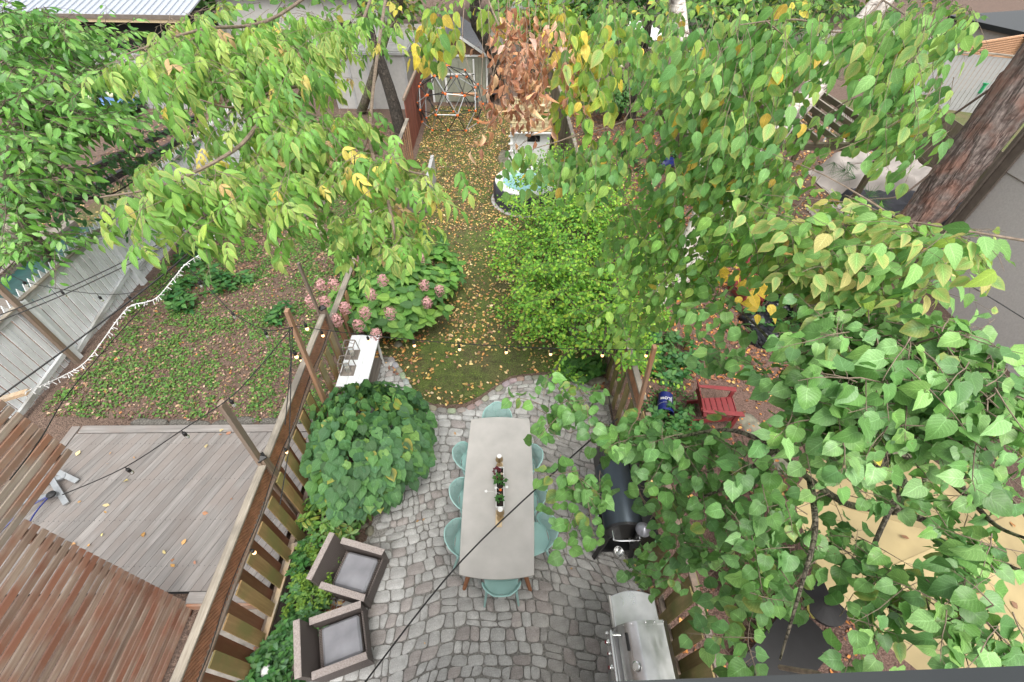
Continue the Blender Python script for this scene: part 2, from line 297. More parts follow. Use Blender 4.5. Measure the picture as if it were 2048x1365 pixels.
class MB:
    def __init__(s): s.v = []; s.f = []
    def add(s, vs, fs): b = len(s.v); s.v += [tuple(v) for v in vs]; s.f += [tuple(i + b for i in f) for f in fs]; return s
    def box(s, size, loc, rot=(0, 0, 0)):
        x, y, z = [a / 2 for a in size]; m = Matrix.Translation(loc) @ eul(rot)
        return s.add([m @ Vector(p) for p in ((-x, -y, -z), (x, -y, -z), (x, y, -z), (-x, y, -z), (-x, -y, z), (x, -y, z), (x, y, z), (-x, y, z))],
              [(0, 3, 2, 1), (4, 5, 6, 7), (0, 1, 5, 4), (1, 2, 6, 5), (2, 3, 7, 6), (3, 0, 4, 7)])
    def bar(s, a, b, w, t=None, upv=(0, 0, 1)):
        a = Vector(a); b = Vector(b); d = (b - a); L = d.length; d.normalize(); u = Vector(upv)
        if abs(d.dot(u)) > .99: u = Vector((1, 0, 0))
        sd = d.cross(u).normalized(); u = sd.cross(d); t = t or w
        vs = [p + sd * (w / 2 * i) + u * (t / 2 * j) for p in (a, b) for i, j in ((-1, -1), (1, -1), (1, 1), (-1, 1))]
        return s.add(vs, [(0, 1, 2, 3), (7, 6, 5, 4), (0, 4, 5, 1), (1, 5, 6, 2), (2, 6, 7, 3), (3, 7, 4, 0)])
    def tube(s, pts, r, n=6, cap=True):
        pts = [Vector(p) for p in pts]; rs = r if isinstance(r, (list, tuple)) else [r] * len(pts)
        vs = []; fs = []; u = None
        for i, p in enumerate(pts):
            d = (pts[min(i + 1, len(pts) - 1)] - pts[max(i - 1, 0)]).normalized()
            if u is None: u = d.orthogonal().normalized()
            u = (u - d * u.dot(d));
            if u.length < 1e-5: u = d.orthogonal()
            u.normalize(); w = d.cross(u)
            for k in range(n): a = 2 * PI * k / n; vs.append(p + (u * math.cos(a) + w * math.sin(a)) * rs[i])
        for i in range(len(pts) - 1):
            for k in range(n): k2 = (k + 1) % n; fs.append((i * n + k, i * n + k2, (i + 1) * n + k2, (i + 1) * n + k))
        if cap: fs.append(tuple(range(n))[::-1]); fs.append(tuple((len(pts) - 1) * n + k for k in range(n)))
        return s.add(vs, fs)
    def lathe(s, prof, n=24, loc=(0, 0, 0), mx=None, cap=True):
        vs = []; fs = []; loc = Vector(loc)
        for r, z in prof:
            for k in range(n):
                a = 2 * PI * k / n; p = Vector((r * math.cos(a), r * math.sin(a), z)); vs.append((mx @ p if mx else p) + loc)
        for i in range(len(prof) - 1):
            for k in range(n): k2 = (k + 1) % n; fs.append((i * n + k, i * n + k2, (i + 1) * n + k2, (i + 1) * n + k))
        if cap and prof[0][0] > 1e-4: fs.append(tuple(range(n))[::-1])
        if cap and prof[-1][0] > 1e-4: fs.append(tuple((len(prof) - 1) * n + k for k in range(n)))
        return s.add(vs, fs)
    def prism(s, poly, z0, z1):
        n = len(poly); return s.add([(x, y, z0) for x, y in poly] + [(x, y, z1) for x, y in poly],
            [tuple(range(n))[::-1], tuple(range(n, 2 * n))] + [(i, (i + 1) % n, n + (i + 1) % n, n + i) for i in range(n)])
    def build(s, name, m, parent=None, smooth=False, bev=0, mx=None, kind=None):
        me = bpy.data.meshes.new(name); me.from_pydata(s.v, [], s.f); me.update()
        if bev:
            bm = bmesh.new(); bm.from_mesh(me); bmesh.ops.remove_doubles(bm, verts=bm.verts, dist=1e-5)
            bmesh.ops.recalc_face_normals(bm, faces=bm.faces)
            ed = [e for e in bm.edges if len(e.link_faces) == 2 and e.calc_face_angle(0) > .6]
            bmesh.ops.bevel(bm, geom=ed, offset=bev, segments=2, affect='EDGES', profile=.5); bm.to_mesh(me); bm.free()
        if smooth:
            me.polygons.foreach_set('use_smooth', [True] * len(me.polygons)); me.set_sharp_from_angle(angle=rad(40))
        o = link(name, me, m, parent, mx)
        if kind: o['kind'] = kind
        return o
def spline(pts, n=6):
    pts = [Vector(p) for p in pts]; P = [pts[0]] + pts + [pts[-1]]; out = []
    for i in range(1, len(P) - 2):
        for k in range(n):
            t = k / n; a, b, c, d = P[i - 1], P[i], P[i + 1], P[i + 2]
            out.append(.5 * ((2 * b) + (c - a) * t + (2 * a - 5 * b + 4 * c - d) * t * t + (-a + 3 * b - 3 * c + d) * t ** 3))
    out.append(pts[-1]); return out
def sheet(name, poly, z, m, kind='structure', parent=None, div=0):
    me = bpy.data.meshes.new(name); me.from_pydata([(x, y, z) for x, y in poly], [], [tuple(range(len(poly)))]); me.update()
    o = link(name, me, m, parent); o['kind'] = kind; return o
def inpoly(x, y, P):
    c = False; j = len(P) - 1
    for i in range(len(P)):
        if (P[i][1] > y) != (P[j][1] > y) and x < (P[j][0] - P[i][0]) * (y - P[i][1]) / (P[j][1] - P[i][1]) + P[i][0]: c = not c
        j = i
    return c

# ------------------------------------------------------------------ leaves
def leaf_tpl(prof, fold=.2, curl=.25, twist=.0, wav=.0):
    """prof: (t along the midrib, t of the edge, half width)"""
    v = []; uv = []
    for i, (t, te, w) in enumerate(prof):
        for sgn in (-1, 0, 1):
            tt = te if sgn else t; x = sgn * w
            z = fold * abs(x) - curl * tt * abs(tt) + wav * math.sin(i * 2.1 + sgn) * w + twist * x * tt
            v.append((x, tt, z)); uv.append((sgn, tt, 0))
    f = []
    for i in range(len(prof) - 1):
        for k in (0, 1): a = i * 3 + k; f.append((a, a + 1, a + 4, a + 3))
    return np.array(v, float), f, np.array(uv, float)
def variants(prof, n=4, **k):
    out = []
    for i in range(n):
        q = dict(k); q['fold'] = k.get('fold', .2) * random.uniform(.3, 1.7); q['curl'] = k.get('curl', .25) * random.uniform(-.2, 1.8)
        q['twist'] = random.uniform(-.3, .3); q['wav'] = k.get('wav', .1); out.append(leaf_tpl(prof, **q))
    return out
OVATE = variants([(0, 0, .015), (.1, .08, .2), (.3, .27, .32), (.52, .5, .3), (.75, .74, .18), (1, 1, .01)], 6, fold=.25, curl=.3)
HEART = variants([(0, -.02, .02), (.06, -.1, .26), (.2, .12, .44), (.42, .38, .45), (.66, .64, .29), (.86, .85, .1), (1, 1, .01)], 6, fold=.26, curl=.42, wav=.14) + variants([(0, -.02, .02), (.05, -.06, .3), (.2, .14, .47), (.45, .42, .47), (.7, .68, .33), (.85, .84, .14), (.93, .93, .02)], 6, fold=.3, curl=.45, wav=.2)
LANCE = variants([(0, 0, .01), (.2, .18, .14), (.45, .44, .2), (.72, .72, .12), (1, 1, .005)], 6, fold=.35, curl=.45)
ELLIP = variants([(0, 0, .015), (.15, .14, .13), (.4, .38, .22), (.65, .63, .21), (.85, .84, .11), (1, 1, .01)], 6, fold=.3, curl=.5, wav=.12)
OBLONG = variants([(0, 0, .01), (.25, .25, .15), (.6, .6, .2), (.85, .85, .13), (1, 1, .02)], 4, fold=.3, curl=.3)
ROUND = variants([(0, 0, .1), (.3, .3, .36), (.7, .7, .33), (1, 1, .06)], 3, fold=.2, curl=.2)
DEAD = variants([(0, 0, .01), (.3, .3, .2), (.6, .6, .22), (1, 1, .01)], 5, fold=1.2, curl=.9, wav=.6)
FLAT = variants([(0, 0, .02), (.35, .35, .3), (.7, .7, .24), (1, 1, .01)], 5, fold=.35, curl=.2, wav=.3)

class Leaves:
    def __init__(s): s.p = []; s.y = []; s.n = []; s.s = []; s.c = []; s.c2 = []
    def add(s, p, y, n, size, col, edge=None): s.p.append(tuple(p)); s.y.append(tuple(y)); s.n.append(tuple(n)); s.s.append(size); s.c.append(col); s.c2.append(edge or col)
    def arrays(s):
        p = np.array(s.p, float); y = np.array(s.y, float); n = np.array(s.n, float)
        y /= np.linalg.norm(y, axis=1)[:, None] + 1e-9
        x = np.cross(y, n); x /= np.linalg.norm(x, axis=1)[:, None] + 1e-9; z = np.cross(x, y)
        return p, x, y, z, np.array(s.s, float), np.array(s.c, float), np.array(s.c2, float)
def leafmesh(name, tpls, p, x, y, z, s, c, c2, m, ti=None):
    """one mesh of many leaves"""
    n = len(p); ti = rng.integers(0, len(tpls), n) if ti is None else ti
    V = []; F = []; CO = []; UV = []; base = 0
    for k, (tv, tf, tu) in enumerate(tpls):
        ix = np.where(ti == k)[0]
        if not len(ix): continue
        w = p[ix][:, None, :] + s[ix][:, None, None] * (tv[None, :, 0:1] * x[ix][:, None, :] + tv[None, :, 1:2] * y[ix][:, None, :] + tv[None, :, 2:3] * z[ix][:, None, :])
        nv = len(tv); e = np.clip(np.abs(tu[:, 0]) * .75 + tu[:, 1] ** 3 * .5, 0, 1)[None, :, None]
        col = c[ix][:, None, :] * (1 - e) + c2[ix][:, None, :] * e
        V.append(w.reshape(-1, 3)); CO.append(col.reshape(-1, 3)); UV.append(np.tile(tu, (len(ix), 1)))
        fa = np.array(tf)[None] + (base + np.arange(len(ix)) * nv)[:, None, None]; F.append(fa.reshape(-1, 4)); base += nv * len(ix)
    V = np.concatenate(V); F = np.concatenate(F).astype(np.int32); CO = np.concatenate(CO); UV = np.concatenate(UV)
    me = bpy.data.meshes.new(name); me.vertices.add(len(V)); me.vertices.foreach_set('co', V.ravel())
    me.loops.add(F.size); me.loops.foreach_set('vertex_index', F.ravel()); me.polygons.add(len(F))
    me.polygons.foreach_set('loop_start', np.arange(0, F.size, 4, dtype=np.int32)); me.polygons.foreach_set('use_smooth', np.ones(len(F), bool))
    me.update(calc_edges=True)
    a = me.attributes.new('Col', 'FLOAT_COLOR', 'POINT'); a.data.foreach_set('color', np.c_[CO, np.ones(len(CO))].ravel())
    a = me.attributes.new('luv', 'FLOAT_VECTOR', 'POINT'); a.data.foreach_set('vector', UV.ravel())
    me.materials.append(m); return me
def plant(L, tpls, m, parent, name='foliage', single=0, lname='leaf'):
    p, x, y, z, s, c, c2 = L.arrays(); o = np.array(parent.location) if parent is not None else np.zeros(3)
    if single:
        px, py, dp = project(p); dp = np.where((px > -20) & (px < 2070) & (py > -20) & (py < 1385) & (dp > .3), dp / s, 1e9)
        order = np.argsort(dp); near = order[:single]; far = order[single:]
        pool = []
        for k in range(min(30, len(near))):
            i = near[k * len(near) // 30 % len(near)]
            pool.append(leafmesh('leaf', [tpls[k % len(tpls)]], np.zeros((1, 3)), np.array([[1., 0, 0]]), np.array([[0, 1., 0]]), np.array([[0, 0, 1.]]), np.ones(1), c[i:i + 1], c2[i:i + 1], m))
        for i in near:
            X, Y, Z = Vector(x[i]), Vector(y[i]), Vector(z[i]); q = Vector(p[i] - o)
            mx = Matrix(((X.x, Y.x, Z.x, 0), (X.y, Y.y, Z.y, 0), (X.z, Y.z, Z.z, 0), (0, 0, 0, 1)))
            link(lname, random.choice(pool), None, parent, Matrix.Translation(q) @ mx @ Matrix.Scale(float(s[i]), 4))
    else: far = np.arange(len(p))
    if len(far):
        me = leafmesh(name, tpls, p[far] - o, x[far], y[far], z[far], s[far], c[far], c2[far], m)
        ob = link(name, me, None, parent); ob['kind'] = 'stuff'; return ob
def rc(cols, wts=None, var=.22):
    c = random.choices(cols, wts)[0]; k = random.uniform(1 - var, 1 + var); return (c[0] * k, c[1] * k, c[2] * k * random.uniform(.8, 1.2))
def rdir(): v = Vector((random.gauss(0, 1), random.gauss(0, 1), random.gauss(0, 1))); return v.normalized()
DOWN = Vector((0, 0, -1)); UP = Vector((0, 0, 1))
def blob_seeds(blobs, per):
    """blobs: (px, py, rx, ry, depth, spread[, density]) ellipses of branch ends seen through the lens, each with its own distance"""
    out = []
    for b in blobs:
        cx, cy, rx, ry, d, sp = b[:6]; k = b[6] if len(b) > 6 else 1; n = max(1, int(per * k * rx * ry / 3000))
        for _ in range(n):
            a = random.uniform(0, 2 * PI); r = math.sqrt(random.random()) * 1.02
            r *= .82 + .36 * noise.noise(Vector((math.cos(a) * 1.7 + cx, math.sin(a) * 1.7 + cy, 0)))
            out.append((D(cx + rx * r * math.cos(a), cy + ry * r * math.sin(a), d + random.uniform(-sp, sp)), b))
    return out
def tree_twigs(seeds, L, TW, mode, size, cols, wts, edge, tl=.35, nl=7, branches=None, r=.0018, connect=.02, ecol=(.5, .45, .12), flat=.5):
    BP = [q for b in (branches or []) for q in b]
    for p, b in seeds:
        if mode == 'hang': d = (DOWN * 1.0 + rdir() * .75).normalized()
        elif mode == 'ash': d = (Vector((random.gauss(0, 1), random.gauss(-.4, 1), -.15))).normalized()
        else: d = (Vector((random.gauss(0, 1), random.gauss(0, 1), random.uniform(-.5, .3)))).normalized()
        ln = tl * random.uniform(.6, 1.3); pts = []; q = p.copy(); dd = d.copy()
        for i in range(5): pts.append(q.copy()); q = q + dd * (ln / 4); dd = (dd + rdir() * .18 + DOWN * .08).normalized()
        TW.tube(pts, [r, r * .9, r * .8, r * .6, r * .4], 4, False)
        if BP and random.random() < connect:
            t = min((random.choice(BP) for _ in range(30)), key=lambda v: (v - p).length)
            if .1 < (t - p).length < 2.2:
                mid = (t + p) / 2 + rdir() * .06 * (t - p).length; TW.tube(spline([t, mid, p], 4), [r * 2.6] * 3 + [r * 1.8] * 3 + [r * 1.1] * 3, 5, False)
        n = max(2, int(nl * random.uniform(.6, 1.3)))
        for i in range(n):
            t = (i + .6) / n * 4; k = min(3, int(t)); c = pts[k].lerp(pts[k + 1], t - k); sd = 1 if i % 2 else -1
            tx = (pts[k + 1] - pts[k]).normalized(); side = tx.cross(UP + rdir() * .3).normalized() * sd
            sz = size * random.uniform(.62, 1.12); col = rc(cols, wts); ec = col
            if random.random() < edge: ec = tuple(a * .35 + e * .65 for a, e in zip(col, ecol))
            if mode == 'hang':
                ld = (DOWN * 1.0 + side * .55 + rdir() * .35).normalized(); nn = (Vector((random.gauss(0, .7), -1, .75)) + rdir() * .75)
                c2 = c + ld * sz * .3; TW.tube([c, c2], r * .35, 3, False); L.add(c2, ld, nn, sz, col, ec)
            elif mode == 'ash':
                # one compound leaf: leaflets on a drooping stalk
                ax = (side * .8 + tx * .5 + DOWN * .45 + rdir() * .25).normalized(); m = random.choice((3, 5, 5, 7)); q = c.copy(); st = sz * .42
                up_ = (UP + rdir() * .4 + Vector((0, -.5, 0))).normalized()
                for j in range(m // 2):
                    q = q + ax * st; ax = (ax + DOWN * .22).normalized(); sv = ax.cross(up_).normalized()
                    for g in (-1, 1): L.add(q, (ax * .75 + sv * g * .8 + DOWN * .35 + rdir() * .15), up_ + rdir() * .35, sz * random.uniform(.7, 1.), rc([col], None, .12), ec)
                q = q + ax * st; L.add(q, ax + DOWN * .2, up_ + rdir() * .3, sz, col, ec)
                TW.tube([c, c.lerp(q, .5) + UP * .01, q], r * .45, 3, False)
            else:
                ld = (side * .9 + tx * .5 + DOWN * .25 + rdir() * .3).normalized(); nn = (UP * 1. + Vector((0, -.45, 0)) + rdir() * flat)
                c2 = c + ld * sz * .4; TW.tube([c, c + ld * sz * .2 + UP * .004, c2], r * .4, 3, False); L.add(c2, (ld + DOWN * .25), nn, sz, col, ec)
def ellipsoid_leaves(L, c, r, n, size, cols, wts=None, shell=.55, edge=.1, ecol=(.5, .4, .1), zmin=.02, xlim=None, droop=.4, flat=.45, rough=.28):
    c = Vector(c)
    for _ in range(n):
        d = rdir();
        if d.z < -.35: d.z = -d.z * .5
        k = shell + (1 - shell) * random.random() ** .6
        w = 1 + rough * noise.noise(Vector((d.x * 2.2 + c.x * 3, d.y * 2.2 + c.y * 3, d.z * 2.2))) + rough * .6 * noise.noise(Vector((d.x * 6 + c.x * 3, d.y * 6 + c.y * 3, d.z * 6)))
        p = c + Vector((d.x * r[0], d.y * r[1], d.z * r[2])) * k * w
        if p.z < zmin or (xlim and not xlim[0] < p.x < xlim[1]): continue
        od = Vector((d.x, d.y, d.z * .4)).normalized(); ld = (od * .8 + rdir() * .7 + DOWN * droop)
        col = rc(cols, wts); ec = tuple(a * .4 + e * .6 for a, e in zip(col, ecol)) if random.random() < edge else col
        L.add(p, ld, (UP * .8 + d * .7 + rdir() * flat), size * random.uniform(.6, 1.15), col, ec)

# ================================================================== GROUND
sheet('ground', [(-90, -12), (110, -12), (110, 110), (-90, 110)], 0, M['soil'])
lawn_edge = [(712, 705), (775, 712), (801, 742), (823, 776), (845, 800), (866, 808), (898, 810), (928, 808), (952, 797), (972, 784), (997, 767), (1020, 753), (1045, 749), (1066, 747), (1100, 744), (1170, 745)]
lp = [G(*p).xy for p in lawn_edge]
sheet('lawn', [(-3., 20.8), (-3., 6.6)] + [tuple(p) for p in lp] + [(1.7, 6.5), (1.9, 14), (1.9, 20.8)], .004, M['lawn'])
sheet('neighbour_lawn', [(-12.6, 8.2), (-9., 8.2), (-9., 22), (-11.6, 22), (-12.2, 13)], .004, M['lawn2'])
sheet('far_lawn', [(14., 15.2), (24., 14), (30, 26), (15.5, 22)], .004, M['lawn2'])
sheet('red_soil_yard', [(2.3, -1), (6.55, -1), (6.55, 20), (2.3, 20)], .004, M['soil_red'])
sheet('alley', [(-60, 30), (70, 30), (70, 36), (-60, 36)], .006, M['concrete'])
path = thing('concrete_path', 'worn concrete path strip between grey deck and left fence, scattered with leaves', 'path'); path['kind'] = 'structure'; del path['category']
MB().prism([(-4.15, -1), (-3.1, -1), (-3.1, 1.6), (-4.1, 1.6)], 0, .05).build('slab', M['concrete'], path)
# stone paved patio
border = [(783, 713), (809, 748), (825, 779), (847, 802), (872, 815), (898, 818), (928, 816), (954, 804), (974, 790), (997, 773), (1020, 759), (1045, 754), (1070, 752), (1100, 751)]
bp = [G(*p, .03).to_3d() for p in border]
bl = spline([Vector((p.x, p.y, 0)) for p in bp], 8)
patio_poly = [(-2.6, -.6), (-2.55, 2.2), (-2.05, 2.5), (-1.95, 3.3), (-2.1, 4.4), (-2.75, 4.9), (-2.75, 6.2)] + [(p.x, p.y) for p in bl] + [(1.45, 5.6), (2.05, 5.3), (2.06, -.6)]
patio = tag(bpy.data.objects.new('patio', None), 'grey tumbled stone patio', None, kind='structure'); C.objects.link(patio)
sheet('paver_bed', patio_poly, .012, M['bed'], 'structure', patio)
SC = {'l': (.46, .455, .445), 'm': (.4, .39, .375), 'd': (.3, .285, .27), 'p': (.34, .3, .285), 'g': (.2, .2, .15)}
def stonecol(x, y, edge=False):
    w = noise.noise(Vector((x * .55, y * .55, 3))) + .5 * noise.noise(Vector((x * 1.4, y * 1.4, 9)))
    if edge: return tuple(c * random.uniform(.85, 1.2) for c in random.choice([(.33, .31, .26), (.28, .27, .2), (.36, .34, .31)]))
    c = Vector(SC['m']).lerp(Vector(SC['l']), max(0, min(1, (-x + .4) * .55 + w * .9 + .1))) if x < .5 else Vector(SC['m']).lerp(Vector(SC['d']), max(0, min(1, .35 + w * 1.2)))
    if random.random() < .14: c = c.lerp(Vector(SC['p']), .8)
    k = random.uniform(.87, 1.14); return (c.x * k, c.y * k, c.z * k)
def stonemesh(poly, h, col):
    c = sum((Vector(p) for p in poly), Vector((0, 0))) / len(poly)
    q = poly                                       # round the corners
    for _ in range(2):
        q = [Vector(q[i]).lerp(Vector(q[(i + 1) % len(q)]), t) for i in range(len(q)) for t in ((.17, .83) if _ == 0 else (.28, .72))]
    n = len(q); vs = [(p.x - c.x, p.y - c.y, .0) for p in q] + [(p.x - c.x, p.y - c.y, h * .86) for p in q]
    for p in q: d = (p - c); vs.append((d.x * .93, d.y * .93, h * random.uniform(.97, 1.03)))
    fs = [(i, (i + 1) % n, n + (i + 1) % n, n + i) for i in range(n)] + [(n + i, n + (i + 1) % n, 2 * n + (i + 1) % n, 2 * n + i) for i in range(n)] + [tuple(range(2 * n, 3 * n))]
    return c, vs, fs
stones = []
def warp(u, v):
    x = u + .18 * math.sin(v * 1.1 + .5) + .16 * noise.noise(Vector((u * .9, v * .9, 1)))
    y = v + .16 * math.cos((u + .3) * 1.1) + .24 * noise.noise(Vector((u * .8, v * .8, 5))); return Vector((x, y))
v = -1.8
while v < 7:
    rh = random.uniform(.12, .17); u = -3.4 + random.uniform(0, .2)
    while u < 3:
        rw = random.choice((.1, .13, .15, .18, .21, .24)) * random.uniform(.9, 1.1)
        if random.random() < .12: parts = [(u, v, u + rw, v + rh * .5), (u, v + rh * .5, u + rw, v + rh)] if rw > .18 else [(u, v, u + rw, v + rh)]
        else: parts = [(u, v, u + rw, v + rh)]
        for (a, b_, c_, d_) in parts:
            cs = []
            for (s_, t_) in ((a, b_), (c_, b_), (c_, d_), (a, d_)):
                w_ = warp(s_, t_); j = Vector((noise.noise(Vector((s_ * 9, t_ * 9, 2))), noise.noise(Vector((s_ * 9, t_ * 9, 7))))) * .045; cs.append(w_ + j)
            ce = sum(cs, Vector((0, 0))) / 4
            if inpoly(ce.x, ce.y, patio_poly) and all(inpoly(q.x, q.y, patio_poly) for q in cs):
                if min((Vector((b.x, b.y)) - ce).length for b in bl[::3]) > .13:
                    cs = [ce + (q - ce) * (1 - .0075 / max(.04, (q - ce).length)) for q in cs]; stones.append((ce, cs, False))
        u += rw
    v += rh
cum = 0; last = bl[0]; seg = [bl[0]]
for p in bl[1:]:
    cum += (p - last).length; last = p
    if cum > .155: seg.append(p); cum = 0
for i in range(len(seg) - 1):
    a, b_ = seg[i], seg[i + 1]; t = (b_ - a).normalized(); nn = Vector((t.y, -t.x, 0)); a2 = a + t * .007; b2 = b_ - t * .007
    cs = [Vector(q.xy) for q in (a2 - nn * .01, b2 - nn * .01, b2 + nn * .1, a2 + nn * .1)]; stones.append((sum(cs, Vector((0, 0))) / 4, cs[::-1], True))
stones.sort(key=lambda s: -(abs((s[1][2] - s[1][0]).cross(s[1][3] - s[1][1])) / depth_of((s[0].x, s[0].y, 0)) ** 2) * (2 if s[2] else 1) * (1 if project(np.array([[s[0].x, s[0].y, 0]]))[1][0] < 1365 else .001))
SV = []; SF = []; SCo = []
def colattr(me, cols): a = me.attributes.new('Col', 'FLOAT_COLOR', 'POINT'); a.data.foreach_set('color', np.c_[np.array(cols), np.ones(len(cols))].ravel())
for i, (ce, cs, ed) in enumerate(stones):
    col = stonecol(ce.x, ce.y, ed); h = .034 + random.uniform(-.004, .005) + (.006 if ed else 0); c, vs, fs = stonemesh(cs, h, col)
    if i < 298:
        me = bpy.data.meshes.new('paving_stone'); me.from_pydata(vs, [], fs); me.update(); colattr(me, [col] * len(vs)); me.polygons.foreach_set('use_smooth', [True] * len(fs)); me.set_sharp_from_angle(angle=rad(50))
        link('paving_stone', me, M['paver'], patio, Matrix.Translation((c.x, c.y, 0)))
    else:
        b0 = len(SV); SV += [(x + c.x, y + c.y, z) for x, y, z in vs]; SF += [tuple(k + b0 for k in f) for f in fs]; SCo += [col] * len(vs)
me = bpy.data.meshes.new('paving_stones'); me.from_pydata(SV, [], SF); me.update(); colattr(me, SCo); me.polygons.foreach_set('use_smooth', [True] * len(SF)); me.set_sharp_from_angle(angle=rad(50))
o = link('paving_stones', me, M['paver'], patio); o['kind'] = 'stuff'
def rockmesh(r, seed):
    bm = bmesh.new(); bmesh.ops.create_icosphere(bm, subdivisions=2, radius=1)
    for v_ in bm.verts: v_.co *= 1 + .35 * noise.noise(v_.co * 1.3 + Vector((seed * 7., 0, 0))); v_.co = Vector((v_.co.x * r[0], v_.co.y * r[1], v_.co.z * r[2]))
    me = bpy.data.meshes.new('rock'); bm.to_mesh(me); bm.free(); me.polygons.foreach_set('use_smooth', [True] * len(me.polygons)); return me
for i, (px, py, r, lab) in enumerate([(1128, 747, (.26, .2, .1), 'mossy flat boulder at the patio edge under the bright green shrub'),
    (1190, 762, (.28, .14, .08), 'thin grey flagstone beside the right fence foot at the patio corner'), (1210, 798, (.2, .15, .06), 'grey flagstone laid at the end of the paving beside the fence'),
    (808, 668, (.2, .22, .06), 'flat green stepping stone under the hydrangea'), (797, 690, (.09, .09, .08), 'small round grey stone on the lawn corner left of the glowing bulb'),
    (1150, 660, (.16, .3, .07), 'long grey edging stone half hidden by shrub leaves'), (740, 1062, (.07, .09, .06), 'small tan stone beside the armchair at the bed edge'), (725, 1050, (.09, .07, .06), 'small brown stone behind the upper wicker armchair'),
    (1500, 850, (.22, .3, .03), 'grey stepping stone in the red soil below the red chair'), (1560, 930, (.25, .2, .03), 'dark stepping stone near the cream parasol'), (1010, 318, (.28, .75, .05), 'grey stone slab in the lawn in front of the hot tub')]):
    o = link('stone', rockmesh(r, i), M['rock'], None, Matrix.Translation(G(px, py))); tag(o, lab, 'stone', 'garden stones')
for i, (px, py, rx, ry) in enumerate([(650, 400, .5, .35), (610, 425, .4, .4), (560, 370, .45, .3)]):
    p = G(px, py); o = link('stepping_slab', rockmesh((rx, ry, .03), i + 20), M['gravel'], None, Matrix.Translation(p)); tag(o, ['pale stepping slab in the left garden nearest the hydrangea', 'pale stepping slab lying lowest among the leaves', 'pale stepping slab farthest left under the ash leaves'][i], 'slab', 'stepping slabs in the left garden')
for i in range(9):
    p = Vector((-6.6 + i * .38 + random.uniform(-.1, .1), 4.62 + random.uniform(-.04, .05), 0)); o = link('edging_stone', rockmesh((.22, .09, .05), i + 40), M['gravel'], None, Matrix.Translation(p)); tag(o, ['leftmost rough stone in the row along the far deck edge', 'second rough stone from the left in the row along the deck edge', 'third rough stone from the left along the deck edge', 'fourth rough stone from the left along the deck edge', 'middle rough stone of the row along the deck edge', 'rough stone just right of the middle of the deck edge row', 'third rough stone from the right along the deck edge', 'second rough stone from the right along the deck edge', 'rightmost rough stone of the deck edge row, nearest the fence'][i], 'stone', 'stones along the deck edge')

# ================================================================== LEFT FENCE (brown/olive, lattice top)
def shadow_fence(name, label, x, y0, y1, mf, mb, sgn=1, top=1.78, lat=True, posts=(), zb=.06, rail=True, pitch=.165):
    t = thing(name, label, 'fence', loc=(x, y0, 0)); n = int((y1 - y0) / pitch); lt = top - .36 if lat else top - .03
    for i in range(n):
        y = (i + .5) * (y1 - y0) / n; f = i % 2; h = lt - zb - .02 + random.uniform(-.008, .008)
        B('board', (.02, .154, round(h, 2)), (sgn * (.052 if f else -.052), y, zb + h / 2), mf if f else mb, t, rot=(0, 0, random.uniform(-.02, .02)), bev=.003)
    yy = [0] + [p - y0 for p in posts] + [y1 - y0]
    for k in range(len(yy) - 1):
        a, b_ = yy[k], yy[k + 1]; L_ = b_ - a - .1
        B('rail', (.075, L_, .04), (0, (a + b_) / 2, lt), M['oldpost'], t); B('rail', (.075, L_, .04), (0, (a + b_) / 2, .3), M['oldpost'], t)
        if lat:
            mb_ = MB(); m = int(L_ / .056)
            for j in range(-6, m + 1):
                for g, dx in ((1, -.005), (-1, .005)):
                    s0 = a + .05 + j * .056; pa = [0, .28] ; y_a = s0 if g == 1 else s0 + .28; y_b = s0 + .28 if g == 1 else s0
                    lo, hi = a + .05, b_ - .05; z_a, z_b = lt + .03, lt + .31
                    if y_a < y_b: 
                        if y_a < lo: z_a += lo - y_a; y_a = lo
                        if y_b > hi: z_b -= y_b - hi; y_b = hi
                    else:
                        if y_b < lo: z_b -= lo - y_b; y_b = lo
                        if y_a > hi: z_a += y_a - hi; y_a = hi
                    if z_b - z_a > .03: mb_.bar((dx, y_a, z_a), (dx, y_b, z_b), .027, .008, upv=(1, 0, 0))
            mb_.build('lattice_panel', M['lattice'], t)
            B('cap_rail', (.095, b_ - a - .1, .04), (0, (a + b_) / 2, top), M['cap'], t, bev=.008)
        elif rail: B('cap_rail', (.11, b_ - a, .04), (0, (a + b_) / 2, top), M['cap'], t)
    for p in posts:
        B('post', (.095, .095, top + .1), (0, p - y0, (top + .1) / 2), M['oldpost'], t); cp = MB().lathe([(.0785, 0), (.0785, .02), (.001, .065)], 4, (0, p - y0, top + .1)); cp.build('post_cap', M['blackm'], t)
    return t
shadow_fence('garden_fence', 'brown and olive board fence with lattice top between wooden deck and stone patio', -3.03, -.4, 5.75, M['olive'], M['brownb'], 1, 1.78, True, (2.86, 5.66))
shadow_fence('garden_fence', 'low brown board fence behind the pink hydrangea', -3.1, 5.85, 15.6, M['cedar'], M['brownb'], 1, 1.35, False)
t = thing('slat_fence', 'dark red slatted fence beside the climbing dome', 'fence', loc=(-3.2, 16., 0))
for i in range(56): B('slat', (.03, .055, 1.75), (random.uniform(-.01, .01), i * .082, .9), M['redfence'], t)
B('rail', (.08, 4.6, .1), (.0, 2.25, 1.83), M['oldpost'], t); B('rail', (.04, 4.6, .1), (-.05, 2.25, .4), M['oldpost'], t)
